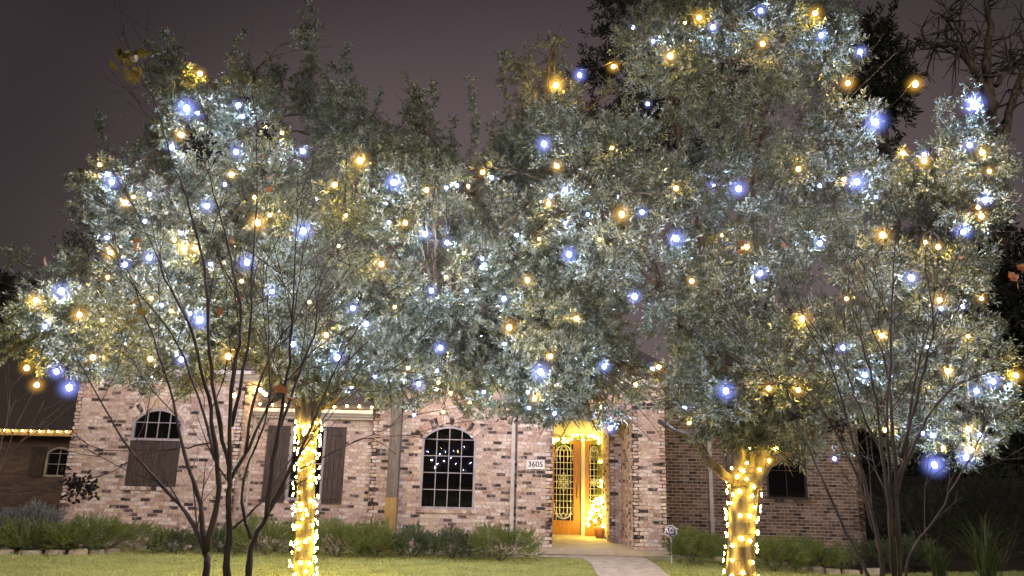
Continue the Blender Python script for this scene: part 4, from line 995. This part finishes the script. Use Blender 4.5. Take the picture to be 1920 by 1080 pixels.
# ------------------------------------------------------------------ star fairy lights round the trunks
def star_mesh():
    v = []; f = []
    for k in range(10):
        r = 1.0 if k % 2 == 0 else 0.33; a = k * math.pi / 5; v.append((r * math.cos(a), r * math.sin(a), 0))
    v += [(0, 0, 0.30), (0, 0, -0.30)]
    for k in range(10):
        k2 = (k + 1) % 10; f += [(k, k2, 10), (k2, k, 11)]
    return MB().add(v, f).mesh("star", M_STAR)
ME_STAR = star_mesh()
def wrap(name, label, path, rad, count, turns, size, loc):
    T = thing(name, label, "fairy lights", loc, "fairy lights wrapped round oak trunks")
    n = 60 * 6; pts = []; tt = np.linspace(0.02, 0.985, n)
    for t in tt:
        i = t * (len(path) - 1); k = min(int(i), len(path) - 2); p = path[k] + (path[k + 1] - path[k]) * (i - k); r = np.interp(i, np.arange(len(path)), rad) + 0.012
        a = t * turns * 2 * math.pi; pts.append(p + np.array((math.cos(a), math.sin(a), 0)) * r)
    MB().tube(pts, 0.004, 4).build("wire", M_GREENCORD, T)
    for j in range(count):
        t = 0.02 + 0.965 * (j + rng.uniform(0.1, 0.9)) / count
        i = t * (len(path) - 1); k = min(int(i), len(path) - 2); p = path[k] + (path[k + 1] - path[k]) * (i - k); r = np.interp(i, np.arange(len(path)), rad) + 0.045 + rng.random() * 0.02
        a = t * turns * 2 * math.pi
        o = link("star_bulb", ME_STAR, T); o.location = Vector(p + np.array((math.cos(a), math.sin(a), 0)) * r + np.array((0, 0, rng.normal(0, .05)))) - T.location
        s = size * rng.uniform(0.75, 1.2); o.scale = (s, s, s)
        o.rotation_euler = Vector((math.cos(a), math.sin(a), rng.normal(0, .25))).to_track_quat('Z', 'Y').to_euler(); o.rotation_euler.rotate_axis('Z', rng.uniform(0, 6.28))
    return T
wrap("fairy_light_string", "dense yellow star lights wrapped round the slim oak trunk", TRL, RL, 150, 21.3, 0.032, tuple(TRL[0]))
wrap("fairy_light_string", "sparser yellow star lights wrapped round the thick oak trunk", np.concatenate([TRR, curve([TRR[-1], P(1418, 862, 11.98), P(1434, 832, 11.95)], 8)[1:]]), np.concatenate([RR, np.linspace(.24, .15, 7)]), 92, 16.3, 0.035, tuple(TRR[0]))

# ------------------------------------------------------------------ eave bulbs, garland, lit pot plant
ME_EB = sphere_mesh("eave_bulb", M_EAVE); ME_DB = sphere_mesh("garland_bulb", M_DOORB)
def eave(label, pts, r, group="bulb strings along the eaves"):
    T = thing("eave_light_string", label, "string light", pts[0], group)
    MB().tube([p + np.array((0, 0, r * 2.0)) for p in pts], 0.005, 4).build("cord", M_CORD, T)
    for p in pts:
        b = link("bulb", ME_EB, T); b.location = Vector(p) - T.location; b.scale = (r, r, r)
        so = link("socket", ME_SOCK, b); so.location = (0, 0, 1.3); so.scale = (1 / r * 0.8,) * 3
eave("amber bulb row on the white cornice above the shuttered window", [np.array((X(u, 763, Y_M - 0.42), Y_M - 0.42, mz1 + 0.27 + rng.normal(0, .008))) for u in np.linspace(464, 697, 11)], 0.024)
eave("amber bulb row under the dark neighbouring roof edge", [np.array((X(u, 811, Y_N - 0.5), Y_N - 0.5, nz1 + 0.13)) for u in np.linspace(-42, 124, 11)], 0.022)

eave("short amber bulb row under the wing's soffit return, above the white cornice", [np.array((wx1 + 0.12 + 0.10 * k, Y_W + q, wz1 - 0.10 - 0.05 * k)) for k, q in enumerate((0.6, 0.42, 0.25, 0.1))], 0.036)
gar = thing("door_garland", "lit evergreen garland framing the front door", "garland", (dx1, Y_DOOR - 0.12, dz1))
gp = curve([(dx0 + 0.05, Y_DOOR - 0.12, dz1 - 0.05), ((dx0 + dx1) / 2, Y_DOOR - 0.14, dz1 + 0.02), (dx1 + 0.25, Y_DOOR - 0.16, dz1 + 0.06), (dx1 + 0.52, Y_DOOR - 0.16, dz1 - 0.08), (dx1 + 0.56, Y_DOOR - 0.2, dz1 - 0.7), (dx1 + 0.54, Y_DOOR - 0.24, dz1 - 1.3), (dx1 + 0.52, Y_DOOR - 0.28, dz1 - 1.65)], 40)
MB().tube(gp, 0.012, 5).build("wire", M_GREENCORD, gar)
n = 900; gi = rng.integers(0, 40, n); gpos = gp[gi] + rng.normal(0, .045, (n, 3)); gpos[:, 0] -= np.where(gi > 20, rng.random(n) * .12, 0); gd = rng.standard_normal((n, 3)); gd[:, 1] -= 0.4
v, f = scatter(FINE_T, gpos, gd, rng.uniform(.45, .75, n)); o = link("foliage", tri_mesh("foliage", v, f, M_SHRUB), gar); o.location = -worldloc(gar); o["kind"] = "stuff"
for j in range(44):
    p = gp[min(39, int(j * 40 / 44))] + rng.normal(0, .05, 3); p[1] -= 0.06; p[1] = min(p[1], Y_DOOR - 0.10)
    b = link("bulb", ME_DB, gar); b.location = Vector(p) - gar.location; r = rng.uniform(.020, .034); b.scale = (r, r, r)
pot = thing("potted_plant", "brightly lit potted plant glowing beside the front door", "plant", (dx1 + 0.42, Y_DOOR - 0.62, PORCH_Z))
pc = np.array((dx1 + 0.42, Y_DOOR - 0.62, PORCH_Z))
MB().tube([pc + np.array((0, 0, z)) for z in (0.0, 0.02, 0.22, 0.28, 0.29)], [0.10, 0.115, 0.145, 0.16, 0.12], 14).build("pot", M_POT, pot, True)
n = 260; th = rng.uniform(0, 6.28, n); hz = rng.random(n); rr = (0.25 * (1 - hz) ** 0.7 + 0.03) * rng.uniform(.5, 1, n)
pp = pc + np.stack([np.cos(th) * rr, np.sin(th) * rr, 0.30 + hz * 0.62], 1); dd = np.stack([np.cos(th), np.sin(th), np.full(n, .4)], 1) + rng.normal(0, .3, (n, 3))
v, f = scatter(SHRUB_T, pp, dd, rng.uniform(.6, .95, n)); o = link("foliage", tri_mesh("foliage", v, f, M_AUTG), pot); o.location = -worldloc(pot); o["kind"] = "stuff"
for j in range(34):
    h_ = j / 34; a = j * 2.4; r_ = 0.27 * (1 - h_) ** 0.7 + 0.08
    b = link("bulb", ME_DB, pot); b.location = (math.cos(a) * r_, math.sin(a) * r_, 0.28 + h_ * 0.68); r = rng.uniform(.026, .04); b.scale = (r, r, r)

# ------------------------------------------------------------------ post before the wall, yard sign
py = Y_B - 0.42; pxm = X(737, 900, py); hwid = 0.118
zt, zb_ = 3.6, Z(733, 932, py)
post = thing("wooden_post", "square wooden post, grey above and tan below, beside the arched window", "post", (pxm, py, 0))  # upper shaft grey, lower shaft tan
MB().box(pxm - hwid, pxm + hwid, py - hwid, py + hwid, zb_, zt).build("upper_shaft", M_POST, post)
lp = MB().box(pxm - hwid - 0.004, pxm + hwid + 0.004, py - hwid - 0.004, py + hwid + 0.004, 0.0, zb_ - 0.002).build("lower_shaft", M_POSTL, post); lp["label"] = "tan lower part of the post"

sy = 15.7; sp = P(1258, 996, sy)
sign = thing("yard_sign", "blue octagonal security sign on a white stake by the pier", "sign", (sp[0], sy, 0))
def octa(r): return [(sp[0] + r * math.cos(math.pi / 8 + k * math.pi / 4), sp[2] + r * math.sin(math.pi / 8 + k * math.pi / 4)) for k in range(8)]
MB().prism(octa(0.128), sy - 0.004, sy + 0.004).build("border", M_WHITE, sign)
MB().prism(octa(0.116), sy - 0.0075, sy - 0.0045).build("panel", M_SIGN, sign)
text("lettering", "ADT", 0.14, sign, (sp[0], sy - 0.0085, sp[2] + 0.005), M_WHITE, 0.001, 0.15)
bm_ = MB(); bm_.box(sp[0] - 0.075, sp[0] + 0.075, sy - 0.0095, sy - 0.0076, sp[2] - 0.080, sp[2] - 0.070); bm_.box(sp[0] - 0.075, sp[0] + 0.075, sy - 0.0095, sy - 0.0076, sp[2] + 0.072, sp[2] + 0.082)
bm_.build("stripe", M_WHITE, sign)
MB().box(sp[0] - 0.012, sp[0] + 0.012, sy + 0.0045, sy + 0.015, -0.05, sp[2] + 0.05).build("stake", M_WHITE, sign)

# ------------------------------------------------------------------ stone edging
def edging(label, line, step, start=0, stop=None):
    pts = np.array(line)[start:stop]; seg = np.linalg.norm(np.diff(pts, axis=0), axis=1); cum = np.concatenate([[0], np.cumsum(seg)])
    T = thing("stone_edging", label, "edging", (pts[0][0], pts[0][1], 0), "dry stone edging of the beds"); s = 0.0
    while s < cum[-1] - 0.1:
        ln = step * rng.uniform(0.75, 1.3)
        c = np.array([np.interp(s + ln / 2, cum, pts[:, k]) for k in (0, 1)]); e = np.array([np.interp(min(cum[-1], s + ln), cum, pts[:, k]) for k in (0, 1)])
        a = math.atan2(*(e - c)[::-1]) + rng.normal(0, .06); h = rng.uniform(0.075, 0.115); wd = rng.uniform(0.09, 0.14)
        k = 9; poly = []
        for i in range(k):
            t = i * 2 * math.pi / k; sq = 1 / max(abs(math.cos(t)), abs(math.sin(t))) ** 0.55
            poly.append((math.cos(t) * ln * 0.47 * sq * 0.93 * rng.uniform(.9, 1.04), math.sin(t) * wd * sq * 0.9 * rng.uniform(.85, 1.05)))
        v = [(x, y, -0.03) for x, y in poly] + [(x * 1.0, y, h * 0.75 + rng.normal(0, .004)) for x, y in poly] + [(x * 0.86, y * 0.8, h + rng.normal(0, .004)) for x, y in poly]
        f = [tuple(2 * k + i for i in range(k))]
        for q in range(2):
            for i in range(k): f.append((q * k + i, q * k + (i + 1) % k, (q + 1) * k + (i + 1) % k, (q + 1) * k + i))
        o = link("stone", MB().add(v, f).mesh("stone", M_STONE), T); o.location = Vector((c[0], c[1] , 0)) - T.location; o.rotation_euler = (rng.normal(0, .03), rng.normal(0, .03), a)
        s += ln + 0.012
edging("pale flat stones edging the bed before the arched window and shutters", LEFT_EDGE, 0.36, 1, -1)
edging("pale flat stones edging the dark bed round the thick oak trunk", RIGHT_EDGE, 0.36, 1, 7)

# ------------------------------------------------------------------ shrubs
def shrub(name, label, cat, u, v0, v1, wpx, Y, mat, temps, dens=300, group="shrubs along the house", spiky=False, sc_=(0.7, 1.1)):
    base = P(u, v1, Y); base[2] = 0.0; wm = wpx * Y / F_PX / 2; hm_ = max(0.2, P(u, v0 + 9, Y)[2])
    T = thing(name, label, cat, tuple(base), group)
    mb = MB()
    for k in range(7):
        a = rng.uniform(0, 6.28); e = base + np.array((math.cos(a) * wm * .6, math.sin(a) * wm * .4, hm_ * rng.uniform(.55, .8)))
        mb.tube([base + rng.normal(0, .03, 3) * np.array((1, 1, 0)) - np.array((0, 0, .02)), base * .5 + e * .5 + rng.normal(0, .03, 3), e], [.012, .009, .004], 5, False)
    mb.build("stem", M_BARK, T)
    n = int(dens * 0.82 * wm * 2 * hm_ * 4); d = rng.standard_normal((n, 3)); d /= np.linalg.norm(d, axis=1)[:, None]; d[:, 2] = np.abs(d[:, 2]) * np.where(rng.random(n) < .8, 1, -.5)
    lump = 1 + 0.22 * np.sin(d[:, 0] * 5 + u) + 0.16 * np.sin(d[:, 0] * 11 + d[:, 1] * 6 + u * .3)
    rr = (0.45 + 0.55 * rng.random(n) ** .5) * lump
    p = base + np.stack([d[:, 0] * rr * wm, d[:, 1] * rr * min(wm, 0.6), hm_ * 0.38 + d[:, 2] * rr * hm_ * 0.52], 1); p[:, 2] = np.maximum(p[:, 2], 0.03)
    v, f = scatter(temps, p, d + rng.normal(0, .4, (n, 3)) + np.array((0, 0, .55)), rng.uniform(*sc_, n))
    v[:, 2] = np.maximum(v[:, 2], 0.012)
    o = link("foliage", tri_mesh("foliage", v, f, mat), T); o.location = -worldloc(T); o["kind"] = "stuff"
shrub("shrub", "grey-leaved sage shrub beside the dark neighbouring house", "shrub", 45, 948, 1020, 150, 15.6, M_SAGE, SAGE_T)
shrub("shrub", "broad dark green shrub below the wing's outer corner", "shrub", 60, 975, 1030, 190, 14.9, M_SHRUB, FINE_T)
shrub("shrub", "wide feathery green shrub below the closed board shutters", "shrub", 185, 968, 1030, 190, 15.1, M_SHRUB, FINE_T)
shrub("shrub", "small grey-green shrub alone in the bare mulch", "shrub", 325, 988, 1020, 70, 15.4, M_SHRUB_B, SHRUB_T)
shrub("shrub", "low dark shrub behind the bare multi-stemmed tree's trunks", "shrub", 415, 985, 1022, 80, 15.6, M_SHRUB_B, SHRUB_T)
shrub("shrub", "green shrub between the bare stems and the slim lit trunk", "shrub", 500, 968, 1025, 120, 15.5, M_SHRUB, FINE_T)
shrub("shrub", "lush green shrub just beside the slim lit trunk", "shrub", 632, 972, 1026, 130, 15.4, M_SHRUB, FINE_T)
shrub("shrub", "rounded green shrub at the foot of the wooden post", "shrub", 705, 978, 1026, 90, 15.5, M_SHRUB, FINE_T)
shrub("shrub", "dark glossy shrub just past the wooden post", "shrub", 775, 985, 1025, 90, 15.7, M_SHRUB_B, SHRUB_T)
shrub("shrub", "dark glossy shrub below the arched window", "shrub", 850, 990, 1030, 95, 15.6, M_SHRUB_B, SHRUB_T)
shrub("shrub", "bright green shrub at the corner of the walkway", "shrub", 940, 984, 1036, 120, 15.4, M_SHRUB, FINE_T)
shrub("shrub", "dim green shrub beside the octagonal sign", "shrub", 1310, 990, 1040, 120, 15.6, M_SHRUB, FINE_T)
shrub("shrub", "dim grassy shrub just past the thick lit trunk", "shrub", 1450, 1003, 1052, 110, 14.8, M_SHRUB, FINE_T)
shrub("shrub", "dim low shrub below the dark shuttered wall end", "shrub", 1530, 1012, 1058, 100, 14.9, M_SHRUB, FINE_T)
shrub("shrub", "nearly black shrub behind the bare stems in the side yard", "shrub", 1690, 1005, 1060, 150, 15.6, M_SHRUB_B, SHRUB_T)

shrub("shrub", "tall black evergreen shrub before the side fence, next to the brick corner", "shrub", 1740, 890, 1030, 170, 17.5, M_FAR, SHRUB_T, 80)
shrub("shrub", "tall black evergreen shrub before the side fence, at the frame's edge", "shrub", 1880, 860, 1030, 190, 17.2, M_FAR, SHRUB_T, 80)
def blades(name, label, u, v, Y, n, h, spread, wd, mat, cat="plant"):
    base = P(u, v, Y); base[2] = 0; T = thing(name, label, cat, tuple(base)); V = []; F_ = []
    for k in range(n):
        a = rng.uniform(0, 6.28); b = base + np.array((rng.normal(0, .06), rng.normal(0, .06), 0)); hh = h * rng.uniform(.6, 1.1); sp_ = spread * rng.uniform(.3, 1.1)
        dr = np.array((math.cos(a), math.sin(a), 0)); sd_ = np.array((-math.sin(a), math.cos(a), 0)) * wd; q = len(V)
        for t in np.linspace(0, 1, 6):
            c = b + dr * sp_ * t ** 1.6 + np.array((0, 0, hh * (1.35 * t - 0.45 * t * t * (1 + sp_ / hh * .5)))); wv = sd_ * (1 - t) ** .6
            V += [c - wv, c + wv]
        for i in range(5): F_.append((q + 2 * i, q + 2 * i + 1, q + 2 * i + 3, q + 2 * i + 2))
    o = link("leaf_blade", tri_mesh("leaf_blade", np.array(V), np.array(F_), mat), T); o.location = -worldloc(T); o["kind"] = "stuff"
blades("strap_leaved_plant", "dark spiky strap-leaved plant against the wall near the post", 690, 985, 16.3, 46, 0.55, 0.45, 0.016, M_SHRUB_B)
blades("ornamental_grass", "arching ornamental grass clump in the dark side yard", 1850, 1060, 12.8, 120, 1.5, 1.1, 0.008, M_REED)
blades("ornamental_grass", "lower ornamental grass clump closer to the bare stems", 1760, 1055, 14.2, 80, 0.9, 0.8, 0.008, M_REED)

# ------------------------------------------------------------------ bare crape myrtles
def bare_tree(name, label, stems, Y0, mat, seed, twigs, pods=(), leaves=(), group="bare multi-stemmed trees on the lawn"):
    r = np.random.default_rng(seed)
    base = np.mean([P(s[0][0][0], s[0][0][1], Y0 + s[1]) for s in stems if s[4]], 0); base[2] = 0
    T = thing(name, label, "tree", tuple(base), group)
    ends = []
    for pts, dy0, dy1, (ra, rb), rooted in stems:
        n = max(8, len(pts) * 4); ys = np.linspace(Y0 + dy0, Y0 + dy1, len(pts)); w_ = [P(u, v, y) for (u, v), y in zip(pts, ys)]
        if rooted:
            g = w_[0].copy(); w_ = [np.array((g[0], g[1], -0.05))] + w_
        c = curve(w_, n, 0.006); rad = (rb * .6 + (ra * .78 - rb * .6) * (1 - np.linspace(0, 1, n)) ** 1.35) * (1 + .10 * np.sin(np.arange(n) * 1.7 + ra * 900)); mb = MB(); mb.tube(c, rad, 8, True, 0.05)
        # side shoots
        for _ in range(twigs if ra > .015 else 2):
            i = int(r.integers(n // 3, n - 1)); s = c[i]; d = c[min(i + 1, n - 1)] - c[i - 1]; d /= np.linalg.norm(d) + 1e-9
            q = d + r.normal(0, .42, 3) * np.array((1, .6, .6)); q /= np.linalg.norm(q); ln = r.uniform(.35, 1.1); e = s + q * ln + np.array((0, 0, ln * .12))
            rt = max(.0035, rad[i] * .45); tw = curve([s, s + q * ln * .5 + r.normal(0, .02, 3), e], 6); mb.tube(tw, np.linspace(rt, .003, 6), 5, False)
            for _ in range(2):
                s2 = tw[int(r.integers(2, 5))]; q2 = q + r.normal(0, .5, 3) * np.array((1, .6, .6)); q2 /= np.linalg.norm(q2); mb.tube([s2, s2 + q2 * ln * .22 + r.normal(0, .01, 3), s2 + q2 * ln * .45], [.0045, .0035, .0025], 4, False)
        mb.build("stem", mat, T, True)
    for (u, v, dy, sz) in pods:
        c0 = P(u, v, Y0 + dy); mb = MB()
        for k in range(int(60 * sz)):
            a = c0 + r.normal(0, .085 * sz, 3) * np.array((1, .8, .9)); mb.tube([a, a + r.normal(0, .012, 3), a + r.normal(0, .02, 3)], [.006, .014, .006], 5)
            if k % 4 == 0: mb.tube([c0, (a + c0) / 2, a], .003, 3, False)
        mb.build("seed_head", M_SEED, T)["kind"] = "stuff"
    for (u, v, dy, n, m, sz) in leaves:
        c0 = P(u, v, Y0 + dy)
        for k in range(n):
            d = r.standard_normal(3); d[2] -= .3; d /= np.linalg.norm(d); s = np.cross(d, r.standard_normal(3)); s /= np.linalg.norm(s); nn = np.cross(s, d); L_ = sz * r.uniform(.8, 1.2); W_ = L_ * .28
            b = c0 + r.normal(0, sz * .45, 3) * (n > 1)
            V = [b, b + d * L_ * .35 + s * W_ + nn * W_ * .3, b + d * L_ * .7 + s * W_ * .8 + nn * W_ * .2, b + d * L_ - nn * .01, b + d * L_ * .7 - s * W_ * .8 + nn * W_ * .2, b + d * L_ * .35 - s * W_ + nn * W_ * .3, b + d * L_ * .5 - nn * .003]
            lf = MB().add(V, [(0, 1, 6), (1, 2, 6), (2, 3, 6), (3, 4, 6), (4, 5, 6), (5, 0, 6)]).build("leaf", m, T)
    return T
# (pixel polyline, depth offsets start/end, radii start/end, rooted in the ground)
SL = [([(385, 1085), (386, 1040), (372, 1000), (345, 955), (270, 875), (215, 800), (160, 700), (120, 620)], 0, .5, (.052, .006), True),
      ([(384, 1040), (372, 935), (345, 850), (322, 740), (275, 600), (235, 500), (175, 420)], 0, .8, (.034, .005), False),
      ([(388, 1035), (410, 930), (405, 840), (388, 740), (362, 630), (318, 540), (290, 470), (245, 380), (200, 300)], 0, .2, (.040, .005), False),
      ([(402, 860), (385, 790), (330, 640), (270, 560), (205, 480), (150, 455)], .1, .9, (.022, .005), False),
      ([(424, 1085), (428, 1020), (431, 930), (430, 860), (436, 715), (452, 610), (440, 520), (420, 430), (395, 340), (372, 275)], 0, -.3, (.050, .006), True),
      ([(432, 880), (405, 760), (392, 640), (385, 520), (352, 380), (318, 290), (290, 190), (245, 125)], 0, -.5, (.030, .005), False),
      ([(434, 800), (455, 700), (470, 600), (475, 470), (482, 300), (480, 200)], 0, .3, (.028, .005), False),
      ([(466, 1085), (470, 1030), (498, 970), (540, 890), (585, 800), (625, 700), (680, 600), (740, 540)], 0, .4, (.048, .006), True),
      ([(500, 965), (515, 850), (530, 760), (545, 640), (552, 540), (556, 430), (558, 330)], 0, -.2, (.034, .005), False),
      ([(432, 900), (470, 830), (505, 760), (560, 690), (610, 640), (700, 600)], .1, .7, (.026, .005), False),
      ([(525, 800), (555, 720), (590, 620), (600, 540), (640, 460)], 0, .3, (.024, .005), False),
      ([(545, 890), (600, 860), (660, 830), (697, 822), (742, 852)], 0, .1, (.010, .005), False),
      ([(395, 830), (330, 842), (270, 850), (215, 880), (160, 905)], 0, -.4, (.012, .004), False),
      ([(460, 850), (480, 740), (520, 640), (560, 590), (620, 480), (650, 420)], .2, .6, (.022, .004), False),
      ([(470, 1010), (455, 950), (462, 880), (500, 780), (505, 640), (500, 500), (520, 400)], 0, .2, (.022, .004), False),
      ([(425, 1000), (460, 970), (500, 930), (560, 840), (640, 760), (720, 690)], .1, .5, (.018, .004), False)]
bare_tree("bare_tree", "bare dark multi-stemmed tree on the lawn before the board-shuttered window", SL, 7.6, M_CRAPE, 3, 9,
          pods=[(375, 275, -.3, 1.0), (152, 452, .8, 1.1), (140, 905, -.4, .8), (160, 915, -.4, .8), (500, 250, .3, .5)],
          leaves=[(232, 112, -.5, 16, M_AUTG, .17), (240, 560, -.1, 2, M_AUT, .13), (262, 440, 0, 2, M_AUT, .13), (265, 600, 0, 2, M_AUTG, .13), (428, 585, -.2, 2, M_AUT, .13), (545, 730, -.2, 2, M_AUT, .16), (500, 345, 0, 2, M_AUT, .12), (495, 300, .1, 2, M_AUTG, .12), (85, 480, .6, 1, M_AUT, .14)])
SR = [([(1628, 1085), (1590, 1005), (1545, 905), (1500, 800), (1478, 740), (1440, 690), (1400, 640)], 0, .7, (.030, .005), True),
      ([(1655, 1085), (1648, 1020), (1625, 920), (1600, 830), (1578, 750), (1560, 690), (1535, 650), (1508, 600)], 0, -.3, (.036, .007), True),
      ([(1676, 1085), (1668, 960), (1655, 860), (1640, 740), (1615, 640), (1590, 540), (1610, 440)], 0, .2, (.042, .005), True),
      ([(1672, 1010), (1668, 900), (1664, 780), (1660, 680), (1625, 590), (1622, 480)], 0, .5, (.032, .005), False),
      ([(1688, 1085), (1680, 900), (1672, 780), (1668, 690), (1672, 560), (1680, 450), (1700, 380)], 0, .1, (.040, .005), True),
      ([(1680, 930), (1700, 830), (1712, 730), (1735, 640), (1765, 560), (1800, 460)], 0, .4, (.030, .005), False),
      ([(1678, 920), (1725, 810), (1775, 735), (1830, 705), (1900, 690)], .1, .6, (.026, .005), False),
      ([(1698, 1085), (1712, 1030), (1752, 975), (1795, 900), (1830, 840), (1850, 780)], 0, .5, (.026, .005), True),
      ([(1690, 860), (1730, 700), (1750, 610), (1735, 500), (1740, 440)], 0, -.2, (.024, .005), False),
      ([(1640, 1000), (1610, 900), (1560, 800), (1520, 740), (1460, 720), (1400, 745)], .1, .4, (.020, .005), False),
      ([(1655, 850), (1610, 760), (1585, 690), (1545, 640), (1490, 560)], .2, .6, (.020, .005), False)]
bare_tree("bare_tree", "bare greyish multi-stemmed tree before the dark side yard", SR, 8.2, M_CRAPE_GREY, 5, 9,
          pods=[(1575, 800, 0, .8), (1490, 780, .3, .5)], leaves=[(1392, 465, .3, 2, M_AUT, .12), (1465, 455, .3, 1, M_AUT, .14), (1905, 505, .2, 4, M_AUT, .14), (1810, 485, .2, 2, M_AUT, .12)])
SS = [([(-40, 1000), (0, 880), (30, 800), (70, 720), (100, 640)], 0, .3, (.022, .004), True),
      ([(-30, 960), (0, 840), (15, 780), (10, 700)], 0, .1, (.016, .004), False),
      ([(-20, 920), (20, 850), (70, 800), (140, 740)], 0, .4, (.014, .004), False)]
bare_tree("bare_shrub", "thin bare grey shrub at the frame's edge before the neighbouring house", SS, 11.5, M_CRAPE, 8, 4, group="thin bare shrub")

# ------------------------------------------------------------------ dark trees behind, side fence
def far_tree(label, outline, Y, hy, n, seed, rmin=.8, rmax=1.5, dens=9):
    B = poly_uv_blobs(outline, Y, hy, rmin, rmax, n, seed); c = B[:, :3].mean(0)
    T = thing("evergreen_tree", label, "tree", (c[0], c[1], 0), "dark trees behind the house")
    MB().tube(curve([(c[0], c[1], -.1), (c[0] + .2, c[1], c[2] * .5), (c[0], c[1], c[2] * 1.15)], 10), np.linspace(.32, .08, 10), 9).build("trunk", M_BARK, T, True)
    crown(T, B, M_FAR, dens, FAR_T, 0)
far_tree("dark unlit evergreen rising behind the thick-trunked oak's top", [(1085, 120), (1095, 20), (1150, -60), (1300, -140), (1500, -100), (1480, 200), (1250, 400), (1050, 420), (1040, 300)], 24, 2.5, 60, 21)
far_tree("dark unlit evergreen beside the bare-limbed tree", [(1590, 60), (1640, 30), (1690, 20), (1715, 120), (1700, 230), (1650, 300), (1580, 300)], 25, 1.6, 26, 22, .6, 1.0)
far_tree("black evergreen mass beyond the side yard", [(1540, 740), (1640, 640), (1750, 560), (1880, 420), (1960, 400), (2100, 450), (2150, 1000), (1540, 1000)], 22.5, 1.2, 150, 23, .6, 1.1)
far_tree("black evergreen beyond the neighbouring roof", [(-200, 560), (-60, 500), (60, 540), (140, 640), (140, 740), (-200, 740)], 30, 2, 40, 24)
bt = thing("bare_limbed_tree", "gnarled leafless tree against the dim sky at the upper corner", "tree", P(1870, 960, 24) * np.array((1, 1, 0)))
def bl_limb(pts, ra, rb):
    n = len(pts) * 5; c = curve([P(u, v, 24 + (k % 3) * .2) for k, (u, v) in enumerate(pts)], n, .03); mb = MB().tube(c, np.linspace(ra, rb, n), 8, True, .06)
    for _ in range(16):
        i = int(rng.integers(n // 4, n - 1)); s = c[i]; q = rng.normal(0, 1, 3) + np.array((0, 0, .3)); q /= np.linalg.norm(q); ln = rng.uniform(.5, 1.7); m = s + q * ln * .5 + rng.normal(0, .15, 3); e = s + q * ln + rng.normal(0, .2, 3)
        mb.tube(curve([s, m, e], 6), np.linspace(.05, .012, 6), 5, False)
        for _ in range(3):
            q2 = q + rng.normal(0, .7, 3); mb.tube([m, m + q2 * .3 + rng.normal(0, .06, 3), m + q2 * .6], [.022, .015, .008], 4, False)
    mb.build("limb", M_BARK, bt, True)
g0 = P(1900, 960, 24); MB().tube(curve([(g0[0], 24, -.1), P(1895, 700, 24), P(1880, 450, 24), P(1865, 250, 24)], 20, .03), np.linspace(.36, .2, 20), 10, True, .05).build("trunk", M_BARK, bt, True)
bl_limb([(1866, 260), (1850, 130), (1855, 40), (1840, -60)], .18, .06); bl_limb([(1868, 200), (1800, 95), (1760, 85), (1715, 72)], .15, .05)
bl_limb([(1868, 240), (1820, 110), (1790, 45), (1745, 20)], .11, .03); bl_limb([(1872, 300), (1910, 150), (1960, 60)], .16, .05); bl_limb([(1868, 160), (1900, 120), (1950, 110)], .1, .04)
Yf = 20.5; fx0 = rx1 + 0.05; fence = thing("board_fence", "dark board fence closing the side yard past the brick wall", "fence", (fx0, Yf, 0)); x = fx0
unit_b = MB().box(0, 0.138, 0, 0.02, 0, 1.85).mesh("board", M_FENCE)
while x < fx0 + 8.5:
    o = link("board", unit_b, fence); o.location = Vector((x, Yf + random.uniform(-.004, .004), random.uniform(-.01, .02))) - fence.location; x += 0.144
for zz in (0.35, 1.45): MB().box(fx0, fx0 + 8.5, Yf + 0.03, Yf + 0.07, zz, zz + 0.09).build("rail", M_FENCE, fence)
